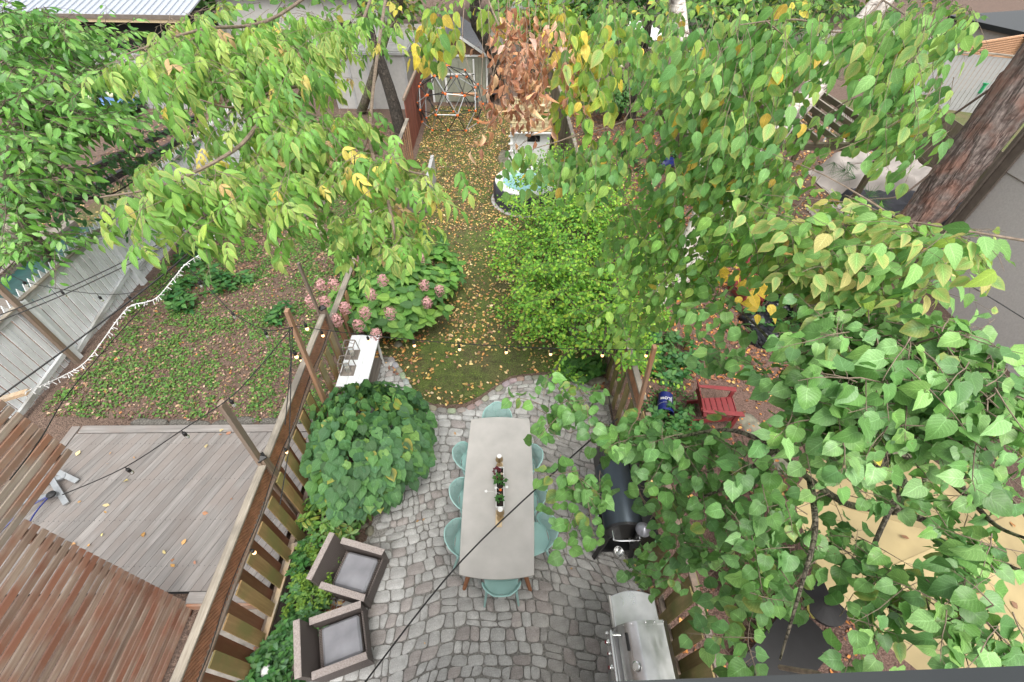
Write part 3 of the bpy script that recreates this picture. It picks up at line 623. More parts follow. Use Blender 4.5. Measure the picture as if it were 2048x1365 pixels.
# poles nailed to the fence that carry the light strings
def pole(px, py, bx, by, z0, z1, label, w=.075, m='cedar', dx=0, dy=0):
    t = tag(MB().bar((0, 0, 0), (dx, dy, z1 - z0), w, w * .62).build('wooden_pole', M[m], bev=.004), label, 'post'); t.location = (bx, by, z0); return t
pole(0, 0, -3.14, 2.82, 0, 3.07, 'grey weathered upright pole nailed to the fence beside the deck corner', .085, 'oldpost', .15, .03)
pole(0, 0, -2.93, 4.35, .2, 3.02, 'fresh orange cedar pole crossing the fence top left of the white bench', .08, 'cedar', .12, .02)
pole(0, 0, -3.08, 5.62, .0, 2.85, 'thin grey pole standing at the black capped post by the hydrangea', .06, 'oldpost', -.02, .0)
pole(0, 0, 2.22, 3.98, 0., 2.74, 'cedar pole leaning at the right fence above the blue bucket', .08, 'cedar', -.2, -.02)
# right fence
shadow_fence('garden_fence', 'weathered yellow brown board fence behind the two grills', 2.14, -.6, 3.75, M['fencer'], M['fencer'], -1, 1.62, False, rail=False)
shadow_fence('garden_fence', 'weathered board fence with lattice top at the shrub corner of the patio', 2.17, 3.95, 6.2, M['fencer'], M['greyf'], -1, 1.5, True, zb=.05)
shadow_fence('garden_fence', 'grey board fence running behind the bright green shrub', 2.3, 6.4, 23, M['greyf'], M['greyf'], -1, 1.3, False)

# ================================================================== NEIGHBOUR DECK + SCREEN
t = thing('wooden_deck', 'grey brown board deck behind the fence with diagonal boards', 'deck', loc=(0, 0, 0))
dd = Vector((.347, .938)).normalized(); nn = Vector((dd.y, -dd.x))
def clip(poly, n_, c_):
    out = []
    for i in range(len(poly)):
        a, b_ = poly[i], poly[(i + 1) % len(poly)]; da, db = a.dot(n_) - c_, b_.dot(n_) - c_
        if da <= 0: out.append(a)
        if da * db < 0: out.append(a.lerp(b_, da / (da - db)))
    return out
rect = [Vector(p) for p in ((-7.3, -.6), (-3.16, -.6), (-3.16, 4.26), (-7.3, 4.26))]
k = min(p.dot(nn) for p in rect)
while k < max(p.dot(nn) for p in rect):
    pl = clip(clip(rect, nn, k + .134), -nn, -k); pl = clip(pl, Vector((0, -1)), -1.78) if pl else pl
    if len(pl) > 2:
        c = sum(pl, Vector((0, 0))) / len(pl); R2 = Matrix.Rotation(math.atan2(dd.y, dd.x) - PI / 2, 2)
        q = [R2.transposed() @ (p - c) for p in pl]
        MB().prism([(v_.x, v_.y) for v_ in (q if True else q)], -.02, .0).build('board', M['deck'], t, mx=Matrix.Translation((c.x, c.y, .26)) @ Matrix.Rotation(math.atan2(dd.y, dd.x) - PI / 2, 4, 'Z'), bev=.003)
    k += .139
nl = MB()
for k in range(44):
    for ry in (2.1, 2.75, 3.4, 4.05):
        cx_ = -7.6 + k * .148 + (ry - 2.1) * .37
        for e_ in (-.035, .035):
            if -7.2 < cx_ + e_ < -3.25: nl.box((.009, .009, .002), (cx_ + e_, ry, .2615))
nl.build('screw_heads', M['blackm'], t)
B('edge_board', (.14, 4.15, .025), (-5.2, 4.34, .262), M['deck'], t, rot=(0, 0, PI / 2)); B('edge_board', (.14, 2.7, .025), (-7.38, 3.05, .262), M['deck'], t)
B('edge_board', (.14, 1.05, .025), (-3.68, 1.7, .262), M['deck'], t, rot=(0, 0, PI / 2)); B('fascia', (.03, 1.05, .2), (-3.68, 1.62, .14), M['slatgrey'], t, rot=(0, 0, PI / 2)); B('fascia', (.03, 4.2, .22), (-5.2, 4.42, .13), M['deck'], t, rot=(0, 0, PI / 2))
MB().box((4., 2.5, .04), (-5.25, 3.02, .2)).build('painted_shade_sheet', M['darkvoid'], t)  # black sheet added below the boards, painting the shade under the deck
t = thing('slatted_screen', 'tall red brown screen of horizontal wooden slats at the deck', 'screen', loc=(-4.2, 1.65, 0))
z = .12
while z < 3.0: B('slat', (.022, 3.4, .07), (random.uniform(-.003, .003), -1.7, z), M['slat'], t, rot=(0, -.12, 0), bev=.004); z += .102
for y in (-.08, -1.2, -2.3): B('post', (.07, .07, 3.), (-.055, y, 1.5), M['slat'], t)
z = 3.03
while z < 5.2: B('wide_board', (.026, 4.1, .07), (0, -1.4, z + .04), M['slatgrey'], t, bev=.006); z += random.choice((.084, .086, .096))
for y in (.55, -.8, -2.2): B('post', (.07, .07, 2.1), (-.055, y, 4.1), M['slatgrey'], t)
t = thing('folding_stand', 'pale metal folding stand legs with a dark rope sticking out from the screen end', 'stand', loc=(-6.95, 3.2, .27))
for a, b_ in (((-7.05, 3.38, .36), (-6.61, 3.0, .3)), ((-7.3, 3.0, .33), (-6.8, 3.13, .36)), ((-7.05, 3.5, .4), (-6.68, 3.36, .3)), ((-7.2, 3.32, .3), (-6.86, 3.43, .36))): MB().bar(Vector(a) - t.location, Vector(b_) - t.location, .075, .03).build('leg', M['silver'], t)
MB().lathe([(.001, 0), (.06, .02), (.06, .05), (.001, .07)], 12, (.12, -.1, .1)).build('hub', M['black'], t)
for q in ((-.35, -.75), (.1, -.85)): MB().tube(spline([(.12, -.1, .14), (q[0] * .5, q[1] * .5, .1), (q[0], q[1], .03)]), .012, 6).build('rope', M['navy'], t)

# ================================================================== WHITE FENCE
t = thing('white_fence', 'weathered white picket fence along the left garden', 'fence', loc=(-8.72, 4.6, 0))
y = 0.
while y < 11.5:
    h = 1.62 if y < 1.5 else (1.66 if y < 4 else 1.72); w = .112
    me = _bc.get(('pk', h))
    if not me:
        q = MB().add([(-.008, -w / 2, 0), (.008, -w / 2, 0), (.008, w / 2, 0), (-.008, w / 2, 0), (-.01, -w / 2, h - .14), (.01, -w / 2, h - .14), (.01, w / 2, h - .14), (-.01, w / 2, h - .14), (-.01, 0, h), (.01, 0, h)],
          [(0, 1, 5, 4), (2, 3, 7, 6), (1, 2, 6, 9, 5), (3, 0, 4, 8, 7), (4, 5, 9, 8), (6, 7, 8, 9), (0, 3, 2, 1)]); ob = q.build('picket', M['white'], t); me = _bc[('pk', h)] = ob.data; ob.matrix_basis = Matrix.Translation((0, y, .06))
    else: link('picket', me, None, t, Matrix.Translation((random.uniform(-.003, .003), y, .06 + random.uniform(-.012, .012))) @ eul((random.uniform(-.006, .006), 0, 0)))
    y += .136
for a, b_, zt in ((0, 1.5, 1.46), (1.62, 3.98, 1.5), (4.1, 6.6, 1.56), (6.7, 9, 1.56), (9.1, 11.5, 1.56)):
    B('rail', (.045, b_ - a, .1), (.034, (a + b_) / 2, zt), M['whitey'], t); B('cap_strip', (.09, b_ - a, .03), (.04, (a + b_) / 2, zt + .07), M['cap'], t)
for a, b_, z0, z1 in ((1.7, 3.95, .12, .5), (4.15, 6.6, .34, .38), (-.2, 1.45, .12, .3)):
    MB().bar((.045, a, z0), (.045, b_, z1), .06, .09, upv=(0, 0, 1)).build('lower_rail', M['whitey'], t)
B('post', (.09, .16, 1.55), (.05, 1.6, .77), M['white'], t); B('post', (.09, .16, 1.6), (.05, 4.04, .8), M['white'], t); B('post', (.09, .12, 1.6), (.05, 6.65, .8), M['white'], t); B('post', (.09, .12, 1.6), (.05, 9.05, .8), M['white'], t)
B('brown_post', (.09, .09, 2.1), (.1, 1.5, 1.05), M['oldpost'], t)
o = tag(MB().bar((0, 0, 0), (.45, .05, .12), .09, .05).build('wood_offcut', M['cedar_y']), 'short brown wood stub sticking out in front of the white fence by the slatted screen', 'wood block'); o.location = G(0, 800, 1.6)
# far-left garden
t = thing('timber_bed', 'raised timber edged bed with dark teal liner behind the white fence', 'planter', loc=(-11.2, 9.2, 0))
B('timber', (.3, 3.6, .3), (-.75, .0, .15), M['timber'], t, rot=(0, 0, -.1)); B('timber', (.3, 2.2, .3), (.1, -1.6, .15), M['timber'], t, rot=(0, 0, 1.4)); B('timber', (.3, 3.2, .3), (.9, .6, .15), M['timber'], t)
MB().box((1.5, 3.2, .1), (.1, .1, .1)).build('liner', M['tealt'], t)
for i in range(7): o = link('bed_rock', rockmesh((.45, .3, .25), i + 60), M['rock'], None, Matrix.Translation((-13.4 + (i % 3) * .5, 8.3 + i * .45, .1))); tag(o, ['nearest', 'second nearest', 'third nearest', 'middle', 'third farthest', 'second farthest', 'farthest'][i] + ' brown rough rock in the heap behind the timber bed at the left edge', 'rock', 'rocks behind the timber bed')
for k, (a, b_) in enumerate((((-14.1, 12.1), (-12.2, 19)), ((-12.9, 11.9), (-11.6, 17.5)))):
    o = tag(MB().bar((a[0], a[1], .08), (b_[0], b_[1], .08), .14, .2).build('edging_strip', M['black']), ['black edging strip of the left bed, the one farther from the white fence', 'black edging strip of the left bed beside the mossy lawn'][k], 'edging')
sheet('mulch_strip', [(-14.1, 12.1), (-12.9, 11.9), (-11.6, 17.5), (-12.2, 19)], .008, M['soil_red'])
t = thing('ribbed_fence', 'pale grey vertical ribbed panel fence behind the blue tarp', 'fence', loc=(-17.5, 20.2, 0))
for i in range(34): B('panel_rib', (.15, .03, 2.), (i * .17, 0, 1.), M['greyp'], t)
t = thing('metal_roof_shed', 'dark open shed with a white ribbed metal roof', 'shed', loc=(-20.5, 21.5, 0))
MB().box((7.4, 2.6, 2.7), (4., 1.8, 1.35)).build('wall', M['darkvoid'], t)
rf = MB().add([(0, 0, 2.95), (8.2, 0, 2.95), (8.2, 4.5, 3.9), (0, 4.5, 3.9), (0, 0, 3.), (8.2, 0, 3.), (8.2, 4.5, 3.95), (0, 4.5, 3.95)], [(0, 3, 2, 1), (4, 5, 6, 7), (0, 1, 5, 4), (1, 2, 6, 5), (2, 3, 7, 6), (3, 0, 4, 7)]).build('roof', M['metalroof'], t)
for i in range(30): MB().bar((.15 + i * .28, 0, 3.02), (.15 + i * .28, 4.5, 3.97), .03, .05).build('rib', M['metalroof'], rf)
MB().box((8.3, .06, .14), (4.1, -.04, 2.93)).build('gutter', M['trim'], t); MB().box((8.2, .05, .12), (4.1, .0, 2.8)).build('fascia', M['pinew'], t)
me = rockmesh((1., .7, .45), 71); o = tag(link('blue_tarp', me, M['tarpb'], None, Matrix.Translation(G(225, 215, .2))), 'crumpled blue tarp heap in front of the ribbed fence', 'tarp')
t = thing('storage_box', 'dark brown plastic storage bin with pale lid by the blue tarp', 'bin', loc=G(258, 205)); B('body', (.7, .6, .8), (0, 0, .4), M['tarpk'], t); B('lid', (.76, .66, .1), (0, 0, .86), M['whitepanel'], t)

# ================================================================== BACK SHEDS, DOME, PLAYHOUSE, TUB
t = thing('garden_shed', 'sage green garden shed with shingled gable and white trimmed door', 'shed', loc=(-1.75, 21.3, 0))
MB().add([(-1.2, 0, 0), (1.2, 0, 0), (1.2, 2.6, 0), (-1.2, 2.6, 0), (-1.2, 0, 1.78), (1.2, 0, 1.78), (1.2, 2.6, 1.78), (-1.2, 2.6, 1.78), (0, 0, 2.5), (0, 2.6, 2.5)],
  [(0, 1, 5, 4), (1, 2, 6, 5), (2, 3, 7, 6), (3, 0, 4, 7), (4, 5, 8), (6, 7, 9)]).build('wall', M['sage'], t)
for s in (-1, 1):
    MB().add([(0, -.15, 2.62), (s * 1.4, -.15, 1.78), (s * 1.4, 2.8, 1.78), (0, 2.8, 2.62), (0, -.15, 2.56), (s * 1.4, -.15, 1.72), (s * 1.4, 2.8, 1.72), (0, 2.8, 2.56)], [(0, 1, 2, 3), (4, 7, 6, 5), (0, 4, 5, 1), (1, 5, 6, 2), (2, 6, 7, 3)]).build('roof', M['shingle'], t)
    MB().bar((0, -.17, 2.55), (s * 1.4, -.17, 1.71), .03, .09).build('barge_board', M['whitem'], t)
    B('corner_trim', (.08, .03, 1.72), (s * 1.17, -.02, .86), M['whitem'], t)
B('eave_trim', (2.4, .04, .07), (0, -.03, 1.8), M['whitem'], t)
for r in range(5):
    w = 1.15 * (1 - r / 5.2)
    for i in range(int(w * 2 / .13)): B('gable_shingle', (.125, .03, .16), (-w + .07 + i * .13, -.035 + r * .002, 1.92 + r * .13), M['gablew'], t, rot=(.12, 0, 0), bev=0)
for s in (-1, 1): B('door_panel', (.6, .02, 1.6), (.0 + s * .31, -.03, .84), M['sage'], t); B('door_trim', (.07, .03, 1.68), (s * .6 + .02, -.045, .85), M['whitem'], t)
for i in range(16): B('siding_groove', (.012, .01, 1.7), (-1.1 + i * .148, -.008, .86), M['trim'], t, bev=0)
B('door_trim', (.07, .03, 1.68), (-.6, -.05, .84), M['whitem'], t); B('door_trim', (1.2, .03, .07), (.02, -.05, 1.12), M['whitem'], t); B('hinge', (.12, .02, .03), (.58, -.07, 1.13), M['blackm'], t)
o = B('orange_plank', (1.1, .1, .1), (-1.5, 20.9, .45), M['orangef'], None, rot=(.2, -.03, 0)); tag(o, 'orange brown plank leaning on the shed door behind the dome', 'plank')
t = thing('pale_shed', 'low off white panelled shed with grey battens behind the ash branches', 'shed', loc=(-6.9, 20.4, 0))
MB().box((3.1, 2.2, 2.), (1.55, 1.1, 1.)).build('wall', M['whitepanel'], t)
for i in range(5): B('batten', (.09, .03, 2.), (.05 + i * .75, -.018, 1.), M['greyp'], t)
MB().box((3.3, 2.4, .08), (1.55, 1.1, 2.06)).build('roof', M['greyp'], t)
for i in range(12): B('roof_slat', (3.2, .08, .04), (1.55, .1 + i * .19, 2.13), M['whitepanel'], t)
# geodesic climbing dome
t = thing('climbing_dome', 'black and silver geodesic climbing dome with orange joints', 'climbing frame', loc=(-1.93, 18.2, 0))
bm = bmesh.new(); bmesh.ops.create_icosphere(bm, subdivisions=2, radius=1.25)
bmesh.ops.rotate(bm, verts=bm.verts, matrix=Matrix.Rotation(.3, 3, 'Z'))
bm.verts.ensure_lookup_table(); zc = .98; keep = {v_.index for v_ in bm.verts if v_.co.z > -.95}
for v_ in bm.verts:
    if v_.index in keep: p = v_.co + Vector((0, 0, zc)); p.z = max(.03, p.z); MB().lathe([(.001, -.035), (.045, -.03), (.05, 0), (.045, .03), (.001, .035)], 8, p).build('joint', M['orange'], t)
for e in bm.edges:
    a, b_ = e.verts
    if a.index in keep and b_.index in keep:
        q = [v_.co + Vector((0, 0, zc)) for v_ in (a, b_)]
        for p in q: p.z = max(.03, p.z)
        MB().tube(q, .017, 6).build('bar', M['silver'] if (a.index * 7 + b_.index) % 3 == 0 else M['blackm'], t)
bm.free()
# playhouse with shingled roof
t = thing('playhouse', 'small white playhouse with a mossy tan shingle roof', 'playhouse', loc=(1.0, 15.1, 0))
MB().box((1.25, 1.4, 1.2), (.02, .75, .6)).build('wall', M['whitem'], t); B('window', (.42, .03, .2), (.1, .045, .92), M['darkvoid'], t); B('window_frame', (.54, .02, .05), (.1, .04, 1.05), M['whitem'], t)
for i in range(9):
    off = (i % 2) * .07
    for j in range(9): B('shingle', (.145, .16, .012), (-.63 + j * .15 + off, -.06 + i * .13, 1.25 + i * .075), M['mossroof'], t, rot=(.4, 0, random.uniform(-.02, .02)), bev=0)
MB().add([(-.68, -.12, 1.2), (.72, -.12, 1.2), (.72, 1.2, 1.86), (-.68, 1.2, 1.86)], [(0, 1, 2, 3)]).build('roof_deck', M['trim'], t)
for i in range(4): B('bracket', (.16, .05, .05), (-.66, -.05, .28 + i * .25), M['whitem'], t)
B('corner_post', (.08, .08, 1.2), (-.64, 0, .6), M['whitem'], t); B('gutter', (1.4, .05, .05), (.02, -.14, 1.17), M['whitem'], t)
for i in range(8): B('side_board', (.03, .13, 1.55), (.8, .0 + i * .15, .8), M['greyf'], t)
B('side_rail', (.09, 1.5, .05), (.8, .6, 1.62), M['cap'], t)
# hot tub
t = thing('hot_tub', 'round dark grey inflatable hot tub with white rim and turquoise water', 'hot tub', loc=(.78, 12.75, 0))
MB().lathe([(.88, 0), (.98, .06), (1., .3), (.99, .55), (.95, .62)], 40, cap=False).build('wall', M['tub'], t, smooth=True)
MB().lathe([(.95, .6), (.95, .66), (.85, .7), (.74, .68), (.72, .6), (.72, .4)], 40, cap=False).build('rim', M['whitem'], t, smooth=True)
MB().lathe([(.001, .56), (.73, .56)], 40, cap=False).build('water', M['water'], t)
MB().lathe([(.9, 0), (1.08, .0), (1.08, .03), (.9, .03)], 40).build('base_mat', M['whitepanel'], t)
for k in range(20):
    a = 2 * PI * k / 20; MB().tube([(math.cos(a) * r, math.sin(a) * r, z_) for r, z_ in ((.985, .06), (1.01, .3), (.99, .58))], .008, 4).build('seam', M['tub'], t)
q = MB()
for k in range(7): a = -PI / 2 - .62 + k * .045; q.bar((1.008 * math.cos(a), 1.008 * math.sin(a), .3 + .03 * math.sin(k * 2)), (1.008 * math.cos(a + .03), 1.008 * math.sin(a + .03), .33 + .025 * math.cos(k * 3)), .01)
q.tube([(1.01 * math.cos(-PI / 2 - .65 + k * .04), 1.01 * math.sin(-PI / 2 - .65 + k * .04), .37 + .02 * math.sin(k * .4)) for k in range(9)], .005, 4); q.build('logo_mark', M['whitem'], t)
# camp chair beside the shed
t = thing('camp_chair', 'dark brown fabric garden chair between shed and playhouse', 'chair', loc=G(985, 205)); B('seat', (.55, .5, .05), (0, 0, .42), M['tarpk'], t); B('backrest', (.55, .05, .6), (0, .27, .75), M['trim'], t, rot=(-.25, 0, 0))
for sx in (-1, 1):
    for sy in (-1, 1): B('leg', (.03, .03, .42), (sx * .25, sy * .22, .21), M['blackm'], t)
t = thing('garden_bench', 'grey wooden bench box under the ash branches at the lawn edge', 'bench', loc=(-2.6, 12.2, 0))
B('seat', (.95, .5, .04), (0, 0, .5), M['timber'], t, rot=(0, 0, .1)); B('side_panel', (.04, .5, .5), (-.45, 0, .25), M['timber'], t); B('side_panel', (.04, .5, .5), (.45, 0, .25), M['timber'], t); B('front_panel', (.9, .04, .44), (0, -.24, .24), M['timber'], t); B('backrest', (.1, 1.6, .8), (.42, 1.1, .4), M['greyp'], t); B('arm', (.1, .7, .04), (-.45, .1, .62), M['cap'], t)
for i, (px, py, m, l) in enumerate([(1150, 172, 'green', 'green plastic toy bag on the leaves right of the playhouse'), (1180, 176, 'bag', 'dark plastic bag on the ground right of the playhouse'), (1245, 182, 'navy', 'blue tarp bundle near the back fence'), (1325, 325, 'navy', 'blue tarp bundle lying behind the birch leaves')]):
    o = link('bundle', rockmesh((.5, .35, .18), 80 + i), M[m], None, Matrix.Translation(G(px, py, .05))); tag(o, l, 'bundle')
t = thing('back_fence', 'dark brown board fence across the far right end of the garden', 'fence', loc=(2.3, 23.6, 0))
for i in range(50): B('board', (.13, .02, 1.6), (.3 + i * .16, random.choice((0, .03)), .8), M['greyf'], t)
B('cap_rail', (8.2, .1, .04), (4.2, .01, 1.62), M['cap'], t)
t = thing('white_boat_cover', 'white scalloped garden canopy behind the back fence', 'canopy', loc=(6.4, 25., 0)); MB().lathe([(1.3, 1.85), (1.25, 2.0), (.7, 2.25), (.001, 2.4)], 10).build('canopy', M['whitem'], t)
for s in (-1, 1): B('post', (.05, .05, 1.9), (s * .9, 0, .95), M['whitem'], t)
# far buildings glimpsed through the leaves
for i, (x, y, w, d_, h, m, l) in enumerate([(-9, 27, 7, 5, 3.2, 'whitepanel', 'pale house wall beyond the garden, seen through the ash leaves'), (3.5, 29, 6, 5, 3.6, 'greyp', 'grey house wall beyond the back fence'), (12.5, 31, 7, 5, 4.2, 'whitepanel', 'white house beyond the birch at top right')]):
    t = thing('house', l, 'house', loc=(x, y, 0)); MB().box((w, d_, h), (0, 0, h / 2)).build('wall', M[m], t); MB().add([(-w / 2 - .3, -d_ / 2 - .3, h), (w / 2 + .3, -d_ / 2 - .3, h), (w / 2 + .3, d_ / 2 + .3, h), (-w / 2 - .3, d_ / 2 + .3, h), (-w / 2, 0, h + 1.6), (w / 2, 0, h + 1.6)], [(0, 1, 5, 4), (1, 2, 5), (2, 3, 4, 5), (3, 0, 4), (0, 3, 2, 1)]).build('roof', M['shingle'], t)
    for k in (-1, 1): B('window', (1., .06, 1.1), (k * w * .25, -d_ / 2 - .01, h * .55), M['black'], t)

# ================================================================== RIGHT SIDE
t = thing('grey_fence', 'dark weathered fence along the far side of the red soil yard', 'fence', loc=(6.75, -1, 0))
for i in range(150): B('board', (.02, .135, 1.35), (random.choice((0, .02)), i * .143, .72), M['greyf'], t, bev=0)
for z_ in (.35, 1.2): B('rail', (.05, 21, .09), (-.04, 10.5, z_), M['greyf'], t)
for i in range(9): B('post', (.09, .09, 1.5), (-.03, .3 + i * 2.4, .75), M['greyf'], t)
t = thing('stucco_house', 'neighbouring house with plain grey stucco wall', 'house', loc=(10.55, 9., 0))
MB().box((6, 16, 8), (3.05, -8, 4)).build('wall', M['stucco'], t); MB().box((.02, 16, .015), (.045, -8, 2.85)).build('joint', M['trim'], t); B('corner_trim', (.14, .08, 8), (.02, .05, 4), M['trim'], t); B('corner_trim', (.06, .2, 8), (.03, -.1, 4), M['trim'], t)
dp = MB().tube(spline([(-.02, .25, 8), (-.02, .25, 2.3), (-.02, .22, 1.9), (-.25, .2, 1.6), (-.5, .2, 1.5)]), .06, 8).build('downspout', M['trim'], t, smooth=True)
# pergola
t = thing('pergola', 'dark weathered timber pergola beside the football goal', 'pergola', loc=(9., 12., 0))
for i in range(7): B('rafter', (.05, 3.8, .15), (-1.6 + i * .5, 1.7, 2.25), M['pergw'], t); B('rafter_edge', (.052, 3.6, .012), (-1.6 + i * .5, 1.7, 2.335), M['cap'], t)
B('beam', (.12, 3.9, .18), (-.1, -.1, 2.08), M['pergw'], t, rot=(0, 0, PI / 2)); B('beam', (.12, 3.9, .18), (-.1, 3.4, 2.08), M['pergw'], t, rot=(0, 0, PI / 2))
for x in (-1.7, 1.4):
    for y in (-.1, 3.4): B('post', (.13, .13, 2.), (x, y, 1.), M['pergw'], t)
# goal
t = thing('football_goal', 'white tubular football goal with net', 'goal', loc=(12.6, 16.2, 0))
for a, b_ in (((0, -1, 0), (0, -1, 1.3)), ((0, 1.2, 0), (0, 1.2, 1.3)), ((0, -1, 1.3), (0, 1.2, 1.3)), ((.8, -1, 0), (0, -1, 1.3)), ((.8, 1.2, 0), (0, 1.2, 1.3)), ((.8, -1, 0), (.8, 1.2, 0))): MB().tube([a, b_], .03, 8).build('tube', M['whitem'], t)
q = MB()
for i in range(19): y = -1 + i * .12; q.tube([(.0, y, 1.3), (.8, y, 0)], .006, 3)
for i in range(12): z_ = i / 12; q.tube([(.8 * z_, -1, 1.3 * (1 - z_)), (.8 * z_, 1.2, 1.3 * (1 - z_))], .006, 3)
q.build('net', M['whitem'], t)
t = thing('grey_fence', 'weathered picket fence running behind the football goal to the pine', 'fence', loc=(14.2, 11.5, 0))
for i in range(62): B('picket', (.02, .14, 1.75), (i * .02, i * .145, .88), M['greyf'], t, bev=0)
B('rail', (.05, 9, .1), (.55, 4.4, 1.3), M['greyf'], t, rot=(0, 0, -.13))
B('rail', (.05, 9, .1), (.55, 4.4, .4), M['greyf'], t, rot=(0, 0, -.13))
t = thing('high_fence', 'light grey high board fence behind the green box', 'fence', loc=(18.4, 21.8, 0), rz=-.44)
for i in range(22): B('board', (.15, .02, 2.05 + .12 * (i // 9 % 2)), (i * .165, 0, 1.02), M['greyp'], t, bev=0)
B('cap_rail', (1.6, .12, .05), (.7, 0, 2.12), M['cap'], t); B('cap_rail', (1.6, .12, .05), (2.5, 0, 2.2), M['cap'], t)
t = thing('lattice_fence', 'orange new lattice topped fence at the top right corner', 'fence', loc=(20.2, 22.5, 0), rz=.42)
for i in range(40): B('board', (.15, .02, 1.3), (i * .16, 0, .65), M['orangef'], t, bev=0)
q = MB()
for i in range(56): q.bar((i * .115, -.02, 1.36), (i * .115, -.02, 2.1), .03)
for i in range(8): q.bar((0, -.03, 1.4 + i * .1), (6.4, -.03, 1.4 + i * .1), .03)
q.build('lattice_panel', M['orangef'], t); B('rail', (6.4, .08, .06), (3.2, 0, 2.13), M['orangef'], t); B('rail', (6.4, .08, .06), (3.2, 0, 1.34), M['orangef'], t)
t = thing('house', 'white garage wall with dark flat roof at the top right corner', 'house', loc=(27.5, 27, 0), rz=.3); MB().box((6, 4, 2.), (0, 0, 1.)).build('wall', M['whitepanel'], t); MB().box((6.6, 4.6, .22), (0, 0, 2.12)).build('roof', M['gasket'], t)
t = thing('green_box', 'small green plastic box on a post behind the pine trunk', 'box', loc=G(1930, 222, .0)); B('post', (.08, .08, .8), (0, 0, .4), M['timber'], t); B('body', (.4, .35, .35), (0, 0, .95), M['green'], t, rot=(0, 0, .4)); B('lid', (.46, .4, .05), (0, 0, 1.15), M['green'], t, rot=(0, 0, .4))
# covered furniture
def drape(name, label, loc, r, m, seed, h):
    bm = bmesh.new(); bmesh.ops.create_grid(bm, x_segments=36, y_segments=28, size=1)
    for v_ in bm.verts:
        x, y = v_.co.x, v_.co.y; e = max(abs(x), abs(y)); k = max(0, min(1, (1 - e) / .35)); k = k * k * (3 - 2 * k)
        nz = noise.noise(Vector((x * 2 + seed, y * 2, 0))); fo = abs(noise.noise(Vector((x * 5 + seed, y * 2.5, 3)))) 
        v_.co = Vector((x * r[0] * (1 + .06 * nz), y * r[1] * (1 + .06 * nz), .02 + h * k * (.8 + .35 * nz) + .12 * fo * (.3 + k)))
    me = bpy.data.meshes.new(name); bm.to_mesh(me); bm.free(); me.polygons.foreach_set('use_smooth', [True] * len(me.polygons)); o = link(name, me, m, None, Matrix.Translation(loc)); return tag(o, label, 'cover')
drape('furniture_cover', 'rumpled pale grey cover over garden furniture beside the pine', (12.3, 13.6, 0), (1.7, 1.2, 1), M['tarpg'], 1, .9)
drape('furniture_cover', 'black cover over a low table left of the pine trunk', (11.3, 11.7, 0), (1.25, .9, 1), M['tarpk'], 5, .75)
drape('furniture_cover', 'black cover behind the pine on its right side', (13.4, 11.2, 0), (.9, .8, 1), M['tarpk'], 9, .8)
drape('furniture_cover', 'small white cover at the foot of the pine branches', (9.9, 11.8, 0), (.5, .5, 1), M['tarpg'], 12, .35)
# red adirondack chairs
def adirondack():
    t = thing('red_chair', 'x', 'chair', 'red slatted garden chairs')
    for i in range(6): B('seat_slat', (.105, .5, .02), (.32 - i * .115, 0, .38 - i * .022), M['redp'], t, rot=(0, -.19, 0))
    for i in range(5):
        yy = (i - 2) * .105; L_ = .86 - abs(i - 2) * .06; B('back_slat', (.02, .098, L_), (-.28 - L_ / 2 * .36, yy, .26 + L_ / 2 * .93), M['redp'], t, rot=(0, -.38, 0))
    for s in (-1, 1):
        MB().prism([(-.42, -.02), (.42, -.06), (.44, .06), (-.1, .05), (-.42, .03)], 0, .025).build('arm', M['redp'], t, bev=.006, mx=Matrix.Translation((0, s * .33, .57)) @ Matrix.Scale(s, 4, (0, 1, 0)))
        B('front_leg', (.09, .03, .57), (.36, s * .29, .285), M['redp'], t); MB().bar((.38, s * .265, .33), (-.5, s * .265, .05), .025, .12).build('rear_leg', M['redp'], t)
    B('front_apron', (.02, .52, .12), (.4, 0, .33), M['redp'], t); B('back_rail', (.03, .56, .07), (-.42, 0, .54), M['redp'], t)
    return t
a = adirondack(); a.location = (3.95, 4.72, 0); a.rotation_euler.z = -.12; a.scale = (.84,) * 3; a['label'] = 'dark red garden chair standing alone on the red soil beside the blue bucket'
b = copy_tree(a); p = G(1500, 585, .3); b.location = (p.x, p.y + .1, 0); b.rotation_euler.z = -PI / 2 + .05; b['label'] = 'dark red garden chair half hidden by yellow leaves above the black bags'
c = copy_tree(a); c.location = (5.62, 1.75, 0); c.rotation_euler.z = -2.6; c['label'] = 'dark red garden chair showing only an edge past the right corner of the cream parasol'
# bucket
t = thing('bucket', 'navy blue plastic bucket tipped on its side by the red chair', 'bucket', loc=G(1331, 790, .16)); mx = eul((1.75, 0, -.25))
MB().lathe([(.13, 0), (.155, .36), (.165, .36), (.165, .39), (.15, .39), (.14, .33), (.12, .02), (.001, .02)], 28, mx=mx).build('shell', M['navy'], t, smooth=True)
cu = bpy.data.curves.new('txt', 'FONT'); cu.body = '[Low'; cu.size = .12; ob = bpy.data.objects.new('txt', cu); C.objects.link(ob); bpy.context.view_layer.update()
me = bpy.data.meshes.new_from_object(ob); bpy.data.objects.remove(ob)
for v_ in me.vertices:
    a_ = PI / 2 + .75 - v_.co.x / .15; rr = .1475 ; v_.co = mx @ Vector((-rr * math.cos(a_), rr * math.sin(a_), .12 + v_.co.y)) 
link('lettering', me, M['whitem'], t)
MB().tube([mx @ Vector((.17 * math.cos(a_), .17 * math.sin(a_), .34 - .1 * math.sin(a_))) for a_ in np.linspace(0, PI, 12)], .004, 4).build('handle', M['silver'], t)
